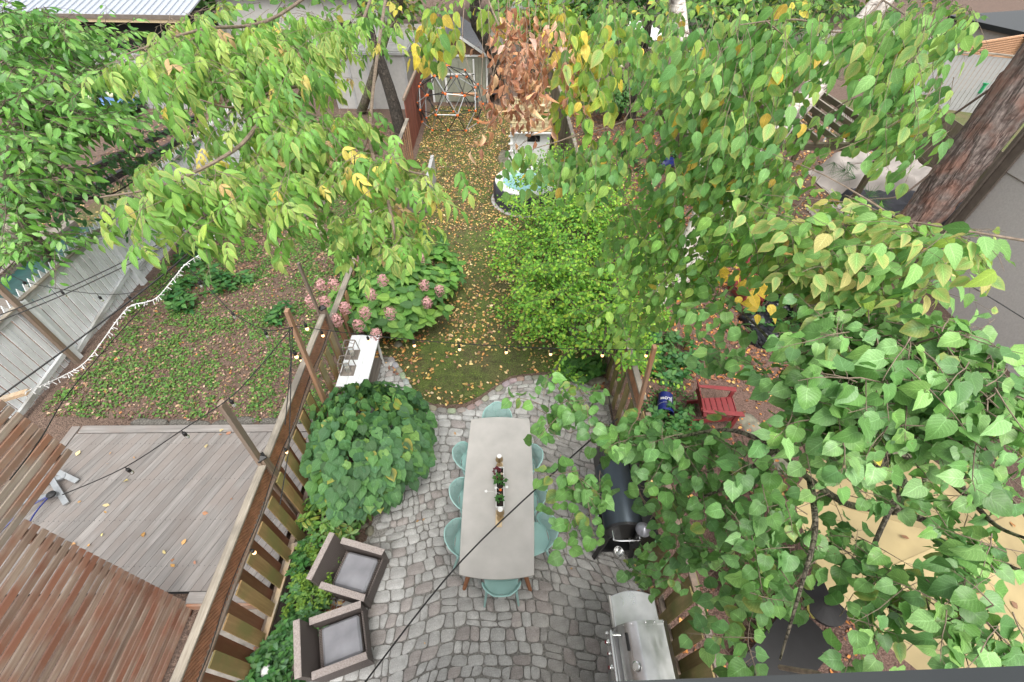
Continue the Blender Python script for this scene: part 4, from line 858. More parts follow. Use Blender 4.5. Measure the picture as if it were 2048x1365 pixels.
for i, (px, py, l) in enumerate([(1520, 640, 'crumpled black refuse bag nearest the second red chair'), (1535, 675, 'crumpled black refuse bag lowest of the three, catching orange leaves'), (1560, 610, 'small black refuse bag behind the others')]):
    bm = bmesh.new(); bmesh.ops.create_icosphere(bm, subdivisions=4, radius=1)
    for v_ in bm.verts: v_.co *= 1 + .25 * noise.noise(v_.co * 1.7 + Vector((i * 5, 0, 0))) + .13 * abs(noise.noise(v_.co * 5 + Vector((i, 0, 0)))); v_.co = Vector((v_.co.x * .42, v_.co.y * .36, max(-.05, v_.co.z * .22)))
    me = bpy.data.meshes.new('bag'); bm.to_mesh(me); bm.free(); o = link('refuse_bag', me, M['bag'], None, Matrix.Translation(G(px, py, .05))); tag(o, l, 'bag', 'black refuse bags')
# cream parasol
t = thing('parasol', 'large cream garden parasol seen from above through the big leaves', 'parasol', loc=(4.5, 1.55, 0), rz=.3)
for k in range(8):
    a0, a1 = k * PI / 4, (k + 1) * PI / 4; R_ = 1.35; q = MB(); n_ = 6; vs = []; 
    for i in range(n_ + 1):
        r_ = R_ * i / n_; zz = 2.52 - .34 * (i / n_) ** 1.15
        for j in range(5):
            f = j / 4; p = Vector((math.cos(a0), math.sin(a0), 0)).lerp(Vector((math.cos(a1), math.sin(a1), 0)), f) * r_; vs.append((p.x, p.y, zz - .05 * (i / n_) * math.sin(PI * f)))
    q.add(vs, [(i * 5 + j, i * 5 + j + 1, i * 5 + j + 6, i * 5 + j + 5) for i in range(n_) for j in range(4)]); q.build('canopy_panel', M['umb'], t, smooth=True)
    MB().tube([(0, 0, 2.5), (R_ * math.cos(a0), R_ * math.sin(a0), 2.16)], .012, 4).build('rib', M['teak'], t)
L = Leaves()
for _ in range(26): a_ = random.random() * 6.28; q_ = random.random() * 1.2; L.add(t.location + Vector((q_ * math.cos(a_), q_ * math.sin(a_), 2.535 - .26 * q_)), rdir() * Vector((1, 1, .1)) + Vector((.01, 0, 0)) if False else Vector((math.cos(a_ * 7), math.sin(a_ * 7), -.1)), UP + rdir() * .2, .07, rc([(.4, .2, .07), (.5, .38, .1), (.2, .1, .05)]))
fo = leafmesh('fallen_leaves', FLAT, *L.arrays(), LITTER); tag(link('fallen_leaves', fo), None, None, kind='stuff')
for k in range(8): MB().tube([(0, 0, 2.525), (.68 * math.cos(k * PI / 4), .68 * math.sin(k * PI / 4), 2.37), (1.35 * math.cos(k * PI / 4), 1.35 * math.sin(k * PI / 4), 2.183)], .006, 4).build('seam', M['umb'], t)
MB().tube([(0, 0, 0), (0, 0, 2.58)], .025, 10).build('pole', M['teak'], t); MB().lathe([(.28, 0), (.28, .06), (.06, .1)], 20).build('base', M['black'], t)
t = thing('black_table', 'black low garden table frame under the large leaves', 'table', loc=(3.55, .95, 0), rz=.6); B('top', (1.1, .6, .04), (0, 0, .42), M['black'], t)
for sx in (-1, 1):
    for sy in (-1, 1): B('leg', (.05, .05, .4), (sx * .5, sy * .26, .2), M['black'], t)
t = thing('fire_bowl', 'brown round fire bowl near the parasol', 'fire bowl', loc=(3.45, 1.75, 0)); MB().lathe([(.1, .0), (.12, .12), (.3, .25), (.4, .42), (.43, .42), (.42, .38), (.3, .22), (.001, .16)], 26).build('bowl', plain('bronze', (.1, .065, .035), .45, .5), t, smooth=True)

# ================================================================== PATIO FURNITURE
t = thing('dining_table', 'long pale concrete topped dining table with tapered teak legs', 'table', loc=(-.045, 2.97, 0), rz=rad(-1.2))
hw = [(-1, .475), (-.5, .5), (0, .512), (.5, .5), (1, .48)]; pl = []
for i in range(17): f = -1 + i / 8; pl.append((.485 + .03 * (1 - f * f), f * 1.185))
for i in range(1, 16): f = 1 - i / 8; pl.append((f * .485, 1.185 + .055 * (1 - f * f)))
for i in range(17): f = 1 - i / 8; pl.append((-.485 - .03 * (1 - f * f), f * 1.185))
for i in range(1, 16): f = -1 + i / 8; pl.append((f * .485, -1.185 - .055 * (1 - f * f)))
MB().prism(pl, .72, .75).build('table_top', M['table'], t, bev=.006)
for sx in (-1, 1):
    for sy in (-1, 1): MB().tube([(sx * .3, sy * .95, .72), (sx * .47, sy * 1.17, 0)], [.042, .026], 12).build('leg', M['teak'], t, smooth=True)
MB().box((.5, 1.9, .06), (0, 0, .685)).build('apron', M['teak'], t)
def mintchair():
    t = thing('patio_chair', 'x', 'chair', 'mint green patio chairs round the table')
    # local: faces +y (towards the table); back at -y
    pl = [(.2, -.2), (.24, .0), (.23, .2), (.15, .25), (-.15, .25), (-.23, .2), (-.24, .0), (-.2, -.2), (-.1, -.235), (.1, -.235)]
    MB().prism(pl, .43, .452).build('seat', M['mint'], t, bev=.008)
    vs = []; uv = []; nu, nv_ = 22, 12
    for j in range(nv_ + 1):
        for i in range(nu + 1):
            f = -1 + 2 * i / nu; h = j / nv_; half = 1.22 * math.sqrt(max(.0, 1 - (2 * h - .85) ** 2 / 1.45)) if True else 1
            a_ = f * half; r_ = .235 + .05 * h; zz = .47 + .36 * h * (1 - .12 * f * f)
            vs.append((r_ * math.sin(a_) * 1.02, -.02 - r_ * math.cos(a_) - .05 * h, zz)); edge = 0 if (i < 2 or i > nu - 2 or j < 1 or j > nv_ - 1) else 1
            uv.append((a_, h * 1.5, edge))
    me = bpy.data.meshes.new('backrest'); me.from_pydata(vs, [], [(j * (nu + 1) + i, j * (nu + 1) + i + 1, (j + 1) * (nu + 1) + i + 1, (j + 1) * (nu + 1) + i) for j in range(nv_) for i in range(nu)]); me.update()
    at_ = me.attributes.new('luv', 'FLOAT_VECTOR', 'POINT'); at_.data.foreach_set('vector', np.array(uv).ravel()); me.polygons.foreach_set('use_smooth', [True] * len(me.polygons))
    bo = link('backrest', me, M['perf'], t)
    rim = [vs[(nv_) * (nu + 1) + i] for i in range(nu + 1)]; side = [vs[j * (nu + 1) + nu] for j in range(nv_, -1, -1)]; bot = [vs[i] for i in range(nu, -1, -1)]; s2 = [vs[j * (nu + 1)] for j in range(0, nv_ + 1)]
    MB().tube(rim + side[1:] + bot[1:] + s2[1:], .0085, 6).build('rim', M['mint'], bo, smooth=True)
    for s in (-1, 1):
        MB().tube([(s * .2, .19, .43), (s * .235, .24, 0)], [.02, .013], 8).build('leg', M['mint'], t, smooth=True)
        MB().tube([(s * .19, -.17, .45), (s * .235, -.27, 0)], [.022, .013], 8).build('leg', M['mint'], t, smooth=True)
        MB().tube([(s * .19, -.16, .44), (s * .225, -.17, .52)], .014, 8).build('back_support', M['mint'], t, smooth=True)
    return t
proto = None
for x, y, rz, l in [(-.40, 3.52, -90, 'farthest mint chair on the left side of the table'), (-.40, 2.9, -90, 'middle mint chair on the left side of the table'), (-.42, 2.28, -90, 'nearest mint chair on the left side of the table'),
                    (.28, 3.46, 90, 'farthest mint chair on the right side of the table, partly under leaves'), (.30, 2.86, 90, 'middle mint chair on the right side of the table'), (.42, 2.33, 100, 'nearest mint chair on the right side of the table, pulled out slightly'),
                    (-.08, 4.08, 180, 'mint chair at the far head of the table by the lawn'), (-.01, 1.86, 0, 'mint chair at the near head of the table showing its seat')]:
    c = mintchair() if proto is None else copy_tree(proto); proto = proto or c
    c.location = (x, y, .036); c.rotation_euler.z = rad(rz + random.uniform(-4, 4)); c['label'] = l
# table decoration
t = thing('table_board', 'pale wooden board under the flower box along the table centre', 'board', loc=(-.035, 2.88, .75)); B('plank', (.09, .98, .016), (0, 0, .009), M['pinew'], t, rot=(0, 0, -.02))
t = thing('flower_box', 'narrow white flower box with green and burgundy plants', 'planter', loc=(-.025, 2.93, .767))
for dx, dy, sx, sy in ((-.055, 0, .012, .62), (.055, 0, .012, .62), (0, .304, .098, .012), (0, -.304, .098, .012)): B('side', (sx, sy, .11), (dx, dy, .056), M['whitem'], t)
B('soil', (.1, .59, .02), (0, 0, .075), M['soilp'], t)
for i in range(3): link('gourd', rockmesh((.022, .02, .02), 90 + i), M['orange'] if i < 2 else M['candle'], t, Matrix.Translation((.005 + .01 * i, [-.05, -.13, .2][i], .1)))
L = Leaves()
for c_, n_, cols, s in (((-.03, .1, .12), 26, [(.05, .16, .035), (.09, .22, .05)], .07), ((.04, .07, .13), 18, [(.05, .16, .035)], .07), ((0, -.2, .11), 22, [(.06, .18, .04)], .055), ((-.05, .22, .14), 34, [(.13, .02, .035), (.18, .04, .06)], .045), ((0, .09, .15), 18, [(.13, .02, .035)], .04)):
    for _ in range(n_): d = rdir(); d.z = abs(d.z); L.add(Vector(t.location) + Vector(c_) + d * .035, d + UP * .2 + rdir() * .3, UP + d * .4, s * random.uniform(.6, 1.1), rc(cols), None)
plant(L, OVATE, LEAF, t, 'greenery')
for dx, dy in ((-.2, -.08), (-.06, -.03), (.1, -.02)):
    f_ = MB(); f_.tube([(0, dy - .02, .09), (dx * .6, dy, .12), (dx, dy, .12)], .002, 4)
    for k in range(5): a_ = k * 1.257; f_.lathe([(.001, 0), (.011, .002), (.001, .004)], 6, (dx + .012 * math.cos(a_), dy + .012 * math.sin(a_), .125))
    f_.build('white_flower', M['whitem'], t)
lamp = None
for y, l in ((3.33, 'brass table lamp at the far end of the flower box'), (2.53, 'brass table lamp at the near end of the flower box')):
    if lamp is None:
        t = lamp = thing('table_lamp', l, 'lamp', 'brass table lamps'); MB().lathe([(.05, 0), (.05, .012), (.008, .016), (.006, .26)], 18).build('stem', M['brass'], t, smooth=True)
        s_ = MB().lathe([(.058, .2), (.036, .295)], 26).build('shade', M['brass'], t, smooth=True); MB().lathe([(.036, .293), (.034, .303), (.001, .304)], 26).build('top_disc', M['whitem'], s_)
    else: t = copy_tree(lamp); t['label'] = l
    t.location = (-.035 if y > 3 else -.02, y - .02, .767)
# wicker armchairs
def wickerchair():
    t = thing('wicker_armchair', 'x', 'armchair', 'grey brown wicker armchairs'); w = .66
    # faces +x, origin at floor centre
    B('seat_base', (.6, .54, .3), (.02, 0, .2), M['wicker'], t, bev=.01); q = B('seat_cushion', (.52, .5, .1), (.05, 0, .4), M['cushion'], t, bev=.03)
    for s in (-1, 1):
        o = MB().add([(-.3, s * .29, .04), (.36, s * .29, .04), (.36, s * .29, .55), (-.3, s * .29, .62), (-.3, s * .34, .04), (.38, s * .36, .04), (.38, s * .37, .56), (-.3, s * .37, .63)], [(0, 1, 2, 3), (7, 6, 5, 4), (0, 4, 5, 1), (1, 5, 6, 2), (3, 7, 4, 0)]).build('arm', M['wicker'], t)
        MB().add([(-.32, s * .285, .625), (.375, s * .285, .555), (.39, s * .378, .56), (-.32, s * .378, .632), (-.32, s * .285, .61), (.375, s * .285, .54), (.39, s * .378, .54), (-.32, s * .378, .61)], [(0, 1, 2, 3), (0, 4, 5, 1), (1, 5, 6, 2), (2, 6, 7, 3), (3, 7, 4, 0)]).build('arm_top', M['wickertop'], o)
    B('front_panel', (.03, .6, .32), (.35, 0, .2), M['wicker'], t, bev=.005)
    o = MB().add([(-.26, -.33, .04), (-.26, .33, .04), (-.38, .34, .84), (-.38, -.34, .84), (-.34, -.33, .04), (-.34, .33, .04), (-.46, .34, .84), (-.46, -.34, .84)], [(0, 1, 2, 3), (7, 6, 5, 4), (0, 4, 5, 1), (1, 5, 6, 2), (3, 7, 4, 0)]).build('backrest', M['wicker'], t)
    B('back_top', (.09, .69, .02), (-.42, 0, .848), M['wickertop'], o, bev=.006)
    for sx in (-1, 1):
        for sy in (-1, 1): B('foot', (.04, .04, .05), (.3 * sx, .3 * sy, .025), M['black'], t)
    return t
a = wickerchair(); a.location = (-2.03, 1.96, .036); a.rotation_euler.z = rad(-14); a.scale = (.87,) * 3; a['label'] = 'wicker armchair with damp stained grey cushion, upper of the two beside the planter'
b = copy_tree(a); b.location = (-2.03, 1.15, .036); b.rotation_euler.z = rad(19); b.scale = (.87,) * 3; b['label'] = 'wicker armchair, lower of the two at the bottom of the photo'
# pellet smoker
t = thing('pellet_smoker', 'long blue black pellet smoker barbecue standing by the right fence', 'barbecue', loc=(1.64, 2.72, .036))
rot_y = Matrix.Rotation(-PI / 2, 4, 'X')
MB().lathe([(.001, -.46), (.24, -.46), (.255, -.44), (.255, .44), (.24, .46), (.001, .46)], 40, (0, 0, .88), mx=rot_y).build('barrel', M['blueblack'], t, smooth=True)
MB().lathe([(.258, -.475), (.262, -.45), (.262, -.44)], 40, (0, 0, .88), mx=rot_y).build('end_ring', M['blackm'], t)
B('hopper', (.42, .3, .5), (.02, .64, .82), M['blackm'], t, bev=.02); B('hopper_lid', (.44, .32, .03), (.02, .64, 1.09), M['blackm'], t, bev=.008); B('back_shelf', (.2, 1.15, .36), (.33, 0, .82), M['blackm'], t, bev=.02)
MB().tube(spline([(-.17, -.47, .98), (-.17, -.58, .98), (-.15, -.62, .98), (.14, -.62, .98), (.17, -.58, .98), (.17, -.47, .98)], 6), .012, 8).build('end_handle', M['chrome'], t, smooth=True)
MB().tube([(-.3, -.35, .84), (-.3, .35, .84)], .014, 8).build('lid_handle', M['chrome'], t); MB().tube([(.2, -.53, .6), (.2, -.53, 1.08)], .06, 14).build('chimney', M['blackm'], t); MB().lathe([(.1, 0), (.09, .02), (.001, .09)], 20, (.2, -.53, 1.1)).build('chimney_cap', plain('cap_grey', (.25, .25, .28), .35, .5), t, smooth=True)
for sy in (-.46, .46):
    for sx in (-1, 1): MB().bar((sx * .17, sy, .72), (sx * .27, sy * 1.12, .0), .06, .06).build('leg', M['blackm'], t)
    B('leg_brace', (.46, .05, .06), (0, sy * 1.07, .25), M['blackm'], t)
MB().box((.42, 1., .03), (0, 0, .27)).build('bottom_shelf', M['blackm'], t)
t = thing('grease_pail', 'small silver pail holding leaves hung on the smoker end', 'pail', loc=(1.62, 2.12, .42)); MB().lathe([(.05, 0), (.065, .13), (.069, .13), (.062, .125), (.047, .01), (.001, .01)], 22).build('pail_wall', M['chrome'], t, smooth=True); MB().tube([(.066 * math.cos(a_), 0, .12 + .1 * math.sin(a_)) for a_ in np.linspace(0, PI, 9)], .003, 4).build('handle', M['chrome'], t)
# stainless grill
t = thing('gas_grill', 'stainless steel gas grill with red tipped knobs at the bottom edge', 'barbecue', loc=(1.6, .55, .036), rz=0)
sh = []
for i in range(11): f = -1 + i / 5; sh.append((.26 * f + .01, .97 + (-.07 * f * f + .0)))
B('cart', (.56, .95, .66), (0, -.05, .42), M['steel'], t, bev=.01)
for y0 in (.6,):
    pl = [(-.27, y0)] + [(-.27, y0 + .33)] + [(-.27 + .54 * i / 10, y0 + .33 + .06 * math.sin(PI * i / 10)) for i in range(1, 10)] + [(.27, y0 + .33), (.27, y0)]
    MB().prism(pl, .84, .88).build('side_shelf', M['steel'], t, bev=.012)
    B('shelf_lip', (.03, .34, .06), (-.275, y0 + .17, .84), M['whitepanel'], t)
prof = [(-.26, .88), (-.27, .95), (-.2, 1.1), (-.1, 1.19), (-.08, 1.2), (.2, 1.22), (.26, 1.16), (.28, 1.0), (.28, .88)]
def lid(y0, y1, k=1, dz=0): 
    n_ = len(prof); return [(x * k, y, .88 + (z_ - .88) * k + dz) for y in (y0, y1) for x, z_ in prof], [(i, i + 1, n_ + i + 1, n_ + i) for i in range(n_ - 1)] + [tuple(range(n_)), tuple(range(n_, 2 * n_))[::-1]]
MB().add(*lid(-.55, .56)).build('lid', M['steel'], t, smooth=True); o = MB().add(*lid(.56, .6, 1.012)).build('lid_end', M['steel'], t, smooth=True)
for i, (x, z_) in enumerate(((-.22, 1.08), (-.15, 1.16), (.0, 1.225), (.1, 1.23), (.2, 1.235))): MB().lathe([(.008, 0), (.006, .006), (.001, .008)], 8, (x, .58, z_ - .002)).build('rivet', M['chrome'], o)
MB().tube(spline([(-.25, .5, 1.0), (-.34, .5, 1.0), (-.36, .47, 1.0), (-.36, -.45, 1.0), (-.25, -.48, 1.0)], 5), .017, 10).build('handle', M['chrome'], t, smooth=True)
B('control_panel', (.1, 1.12, .14), (-.31, 0, .84), M['steel'], t, rot=(0, .5, 0), bev=.01)
for i, y in enumerate((.55, .46, .35, .22, .08, -.1)):
    k = MB().lathe([(.02, 0), (.034, .004), (.034, .018), (.022, .03), (.02, .045), (.001, .045)], 20, mx=eul((0, -1.15, 0))).build('knob', M['chrome'], t, smooth=True, mx=Matrix.Translation((-.365, y, .845)) @ Matrix.Scale(1. if i != 0 and i % 2 else .72, 4)); MB().lathe([(.0205, .043), (.018, .048), (.001, .05)], 14, mx=eul((0, -1.15, 0))).build('knob_tip', M['redp'] if i else M['chrome'], k)
g_ = MB().lathe([(.045, 0), (.048, .012), (.04, .018), (.001, .018)], 26, mx=eul((0, -.75, 0))).build('thermometer', M['chrome'], t, smooth=True, mx=Matrix.Translation((-.165, .19, 1.145))); MB().lathe([(.034, .0185), (.001, .02)], 22, mx=eul((0, -.75, 0))).build('dial', M['whitepanel'], g_)
B('badge', (.012, .17, .03), (-.21, .42, 1.1), M['blackm'], t, rot=(0, .75, 0)); B('badge', (.012, .12, .02), (-.19, -.05, 1.12), M['chrome'], t, rot=(0, .75, 0))
# console table
t = thing('console_table', 'weathered white plank side table with turned legs by the left fence', 'table', loc=(-2.62, 5.5, .02))
for i in range(3): B('plank', (.176, 1.25, .025), (-.18 + i * .18, -.05, .78), M['white'], t, bev=.004)
B('apron', (.48, 1.15, .08), (0, -.05, .72), M['whitem'], t)
for sx in (-1, 1):
    for sy in (-1, 1): MB().lathe([(.018, 0), (.024, .04), (.014, .07), (.026, .12), (.02, .2), (.03, .45), (.022, .62), (.034, .68), (.034, .74)], 14, (sx * .22, sy * .52 - .05, 0)).build('leg', M['whitem'], t, smooth=True)
B('lower_shelf', (.44, 1.1, .02), (0, -.05, .2), M['timber'], t)
lan = None
for (x, y), l in (((-2.74, 5.17), 'grey metal frame lantern nearest the round leafed bush'), ((-2.75, 5.55), 'grey metal frame lantern farther back on the white table')):
    if lan is None:
        t = lan = thing('lantern', l, 'lantern', 'lanterns on the white table'); q = MB(); w, h = .11, .3
        for sx in (-1, 1):
            for sy in (-1, 1): q.bar((sx * w, sy * w, 0), (sx * w * .85, sy * w * .85, h), .012)
        for z_, k in ((.008, 1), (h, .85)):
            for s in (-1, 1): q.bar((-w * k, s * w * k, z_), (w * k, s * w * k, z_), .014); q.bar((s * w * k, -w * k, z_), (s * w * k, w * k, z_), .014)
        q.build('frame', M['timber'], t); B('base', (.2, .2, .012), (0, 0, .006), M['timber'], t); MB().lathe([(.05, .01), (.05, .18), (.048, .18), (.048, .012)], 18).build('glass_cup', M['glass'], t); MB().lathe([(.035, .012), (.035, .1), (.001, .1)], 16).build('candle', M['candle'], t)
        MB().tube([(-.09, 0, h), (0, 0, h + .05), (.09, 0, h)], .005, 5).build('handle', M['timber'], t)
    else: t = copy_tree(lan); t['label'] = l
    t.location = (x, y, .815)
# corner planter
t = thing('planter_box', 'raised wooden planter along the left fence full of herbs', 'planter', loc=(-2.78, 1.1, 0))
B('side_board', (.03, 2.5, .32), (-.2, 0, .17), M['cedar_y'], t); B('side_board', (.03, 2.5, .32), (.25, 0, .17), M['timber'], t); B('end_board', (.45, .03, .32), (.02, 1.24, .17), M['timber'], t); B('rim_board', (.07, 2.52, .02), (-.2, 0, .345), M['cedar_y'], t); B('rim_board', (.4, .06, .02), (.02, 1.24, .345), M['cedar_y'], t)
MB().box((.42, 2.4, .24), (.02, 0, .14)).build('soil', M['soilp'], t)
o = tag(link('white_stone', rockmesh((.06, .07, .05), 99), M['whitem'], None, Matrix.Translation(G(533, 1342, .42))), 'white round mushroom shaped ornament among the herbs', 'ornament')
# gutter / house below the camera
t = thing('house_wall', 'edge of the dark metal gutter and ledge of the house the picture is taken from', 'ledge', loc=(0, 0, 0))
MB().add([(-.25, .0585, 6.395), (.72, .0715, 6.395), (.72, -.1, 6.395), (-.25, -.1, 6.395), (-.25, .0575, 6.41), (.72, .0705, 6.41), (.72, -.1, 6.41), (-.25, -.1, 6.41)], [(0, 3, 2, 1), (4, 5, 6, 7), (0, 1, 5, 4), (1, 2, 6, 5), (2, 3, 7, 6), (3, 0, 4, 7)]).build('gutter_lip', M['gasket'], t)
MB().box((3.5, .08, 5.6), (.2, -.5, 2.8)).build('wall', M['stucco'], t); MB().box((3.5, .5, .1), (.2, -.3, 6.32)).build('soffit', M['gasket'], t)

# ================================================================== STRINGS AND CABLES
def sag(a, b, s, n=14): a = Vector(a); b = Vector(b); return [a.lerp(b, i / n) - UP * s * 4 * (i / n) * (1 - i / n) for i in range(n + 1)]
def bulb_string(label, paths, bulbs, lit=True, r=.006, glow=None):
    t = thing('light_string', label, 'string lights', loc=(0, 0, 0)); q = MB()
    for p in paths: q.tube(p, r, 5)
    q.build('cable', M['cable'], t)
    for i, p in enumerate(bulbs):
        p = Vector(p); s = MB().tube([p, p - UP * .035, p - UP * .04, p - UP * .085], [.005, .006, .019, .019], 8).build('socket', M['black'], t)
        on = lit if glow is None else glow[i]
        MB().lathe([(.01, 0), (.018, -.016), (.022, -.034), (.016, -.05), (.001, -.057)], 12, p - UP * .085).build('bulb', M['bulb'] if on else M['glass'], s, smooth=True)
    return t
A1, A2 = Vector((-2.8, 4.37, 2.72)), Vector((2.03, 3.97, 2.66)); pth = sag(A1, A2, .13, 24)
def along(p, f): k = f * (len(p) - 1); i = min(len(p) - 2, int(k)); return p[i].lerp(p[i + 1], k - i)
bulb_string('black cable of glowing warm bulbs strung across the lawn between two poles', [pth], [along(pth, f) for f in (.07, .2, .33, .46, .594, .72, .865, .985)])
pa = sag(D(650, 655, 5.4), D(545, 905, 4.6), .05); 
s_ = [Vector((-2.93, 5.4 - i * .45, 1.62 - .04 * math.sin(i * 2.))) for i in range(13)]
bulb_string('light string fixed along the lattice of the left fence with warm bulbs', [spline(s_, 3)], [Vector((-2.9, 3.12, 1.68)), Vector((-2.84, 1.82, 1.7)), Vector((-3.2, 4.75, 1.7)), D(608, 644, 5.2)], True)
z0 = D(585, 655, 4.5)
deckpts = [D(585, 655, 4.8), D(510, 745, 4.7), D(455, 800, 4.55), D(365, 860, 4.6), D(250, 935, 4.6), D(125, 990, 4.9)]
bulb_string('unlit black light string running from the cedar pole out over the wooden deck', [spline(deckpts, 5), [D(585, 655, 4.8), D(578, 900, 4.7), D(560, 1010, 4.5)]], [D(458, 797, 4.55), D(363, 862, 4.6), D(250, 935, 4.6)], False)
gp = [D(380, 540, 6.5), D(430, 590, 6.3), D(470, 630, 6.1), D(530, 660, 5.6), D(585, 655, 4.85)]
bulb_string('unlit light string hanging low over the weedy left garden', [spline(gp, 5), [D(578, 655, 4.85), D(582, 720, 4.9), D(570, 850, 4.9)]], [D(395, 560, 6.4), D(462, 622, 6.1), D(528, 660, 5.6)] + [D(586, 700, 4.9)], False, glow=[False, False, False, True])
gp = [D(0, 535, 7), D(45, 562, 7), D(115, 578, 7), D(190, 588, 7), D(250, 588, 7), D(290, 578, 7.1)]
bulb_string('unlit light string drooping across the white fence', [spline(gp, 5)], [D(43, 560, 7), D(120, 580, 7), D(195, 590, 7), D(255, 590, 7)], False)
def cable(label, pts, r=.006, m='cable'): o = MB().tube(spline(pts, 6), r, 6).build('cable', M[m]); return tag(o, label, 'cable')
cable('black cable slanting across the dining table and patio', [D(1235, 838, 4.1), D(1150, 908, 3.9), D(925, 1120, 3.7), D(730, 1365, 3.4), D(660, 1460, 3.3)], .007)
cable('upper of two parallel black wires over the white fence', [D(-20, 638, 6), D(150, 570, 6.2), D(345, 474, 6.5), D(430, 420, 7)], .008); cable('lower of two parallel black wires over the white fence', [D(-20, 650, 6), D(150, 580, 6.2), D(345, 484, 6.5), D(440, 420, 7)], .008)
cable('thick black cable crossing the lower part of the white fence', [D(-20, 808, 5.5), D(190, 655, 6), D(350, 530, 6.6), D(460, 430, 7.4)], .012)
cable('black wire passing in front of the slatted screen and weeds', [D(20, 960, 3.4), D(80, 880, 3.9), D(150, 770, 5), D(290, 610, 6.2), D(400, 500, 7)], .006)
cable('thin black wire in front of the stucco wall', [D(1910, 555, 4.5), D(1980, 595, 4.4), D(2060, 645, 4.3)], .006)
cable('black hose looped on the post at the right fence foot', [G(1215, 780, .4), G(1228, 850, .1), G(1240, 900, .02)], .01)
t = thing('icicle_lights', 'white icicle light string draped over the left garden', 'string lights'); pts = spline([D(50, 785, 5.2), D(120, 755, 5.6), D(175, 720, 5.8), D(235, 640, 6), D(262, 612, 6.1), D(310, 598, 6.2), D(345, 560, 6.4), D(372, 528, 6.5), D(410, 500, 6.7), D(440, 450, 7), D(460, 415, 7.2), D(520, 400, 7.6), D(570, 340, 8.2)], 8)
q = MB(); q.tube(pts, .0055, 4)
for i, p in enumerate(pts):
    for _ in range(2): e = rdir() * .04; p2 = p.lerp(pts[min(i + 1, len(pts) - 1)], random.random()); q.tube([p2, p2 + e + DOWN * .03], [.003, .006], 4)
q.build('cable', M['whitem'], t)

# ================================================================== PLANTS NEAR THE GROUND
GR = [(.07, .17, .04), (.1, .22, .05), (.05, .13, .035)]
def shrub(name, label, cat, loc): return thing(name, label, cat, loc=loc)
# round-leaved bush
t = shrub('round_leaf_bush', 'dome shaped bush of big round green leaves between white table and patio', 'bush', (-2.1, 3.65, 0)); L = Leaves(); TW = MB()
for _ in range(1500):
    d = rdir(); d.z = abs(d.z) if random.random() < .8 else d.z * .5
    w = 1 + .22 * noise.noise(d * 2.5); p = Vector((-2.08, 3.68, .75)) + Vector((d.x * .95, d.y * 1.08, d.z * .85)) * (.93 + .1 * random.random()) * w * random.choice((1, 1, .93, .82))
    if p.x < -2.95 or p.z < .05: continue
    out = Vector((d.x, d.y, 0)); col = rc([(.08, .2, .07), (.11, .26, .075), (.065, .16, .06), (.18, .34, .08)], [4, 4, 3, 1.5]); ed = (.5, .42, .08) if random.random() < .02 else col
    L.add(p - out * .06, out * .8 + Vector((0, -.35, -.45)) + rdir() * .3, d * .6 + Vector((.1, -.35, .9)) + rdir() * .25, random.uniform(.13, .2), col, ed)
plant(L, HEART, LEAFM, t, single=298)
for k in range(26): d = rdir(); d.z = abs(d.z); TW.tube(spline([(0, 0, 0), (d.x * .4, d.y * .4, .6), (d.x * .8, d.y * .85, .7 + d.z * .65)], 4), .008, 5)
TW.build('stem', M['twig'], t)
# hydrangea
t = shrub('hydrangea', 'hydrangea bush with dusty pink flower heads beside the lawn', 'bush', (-2.4, 7.4, 0)); L = Leaves(); hc = [(.11, .27, .05), (.15, .33, .065), (.08, .2, .05), (.2, .37, .07)]
def rosette(L, p, d, n, size, cols, ecol=None, tilt=.35, edge=.1):
    d = d.normalized(); a = d.orthogonal().normalized(); b = d.cross(a)
    for k in range(n): an = 2.4 * k + random.uniform(-.2, .2); o = a * math.cos(an) + b * math.sin(an); c = rc(cols); L.add(p - d * .02 * k, o + d * (.25 - .08 * k * .5) + DOWN * .15, d + o * .1 - o * tilt + rdir() * .15, size * random.uniform(.75, 1.1), c, (tuple(x * .4 + y_ * .6 for x, y_ in zip(c, ecol)) if ecol and random.random() < edge else None))
TW = MB()
for c_, r_, n_ in (((-2.35, 7.35, .55), (1.3, 1.05, .95), 150), ((-3., 8.7, .6), (1.05, 1.2, 1.1), 120), ((-1.9, 8.3, .5), (.95, 1., .8), 70)):
    for _ in range(n_):
        d = rdir(); d.z = abs(d.z) * .9 + .1; p = Vector(c_) + Vector((d.x * r_[0], d.y * r_[1], d.z * r_[2])) * random.uniform(.75, 1.06)
        if p.x < -4.1: continue
        rosette(L, p, d * .7 + UP * .8, random.choice((6, 7, 8)), .26, hc); TW.tube([(c_[0], c_[1], .05), p - UP * .2 - d * .15, p], .007, 4)
plant(L, OVATE, LEAFM, t, single=298); TW.build('stem', M['twig'], t, mx=Matrix.Translation(-t.location))
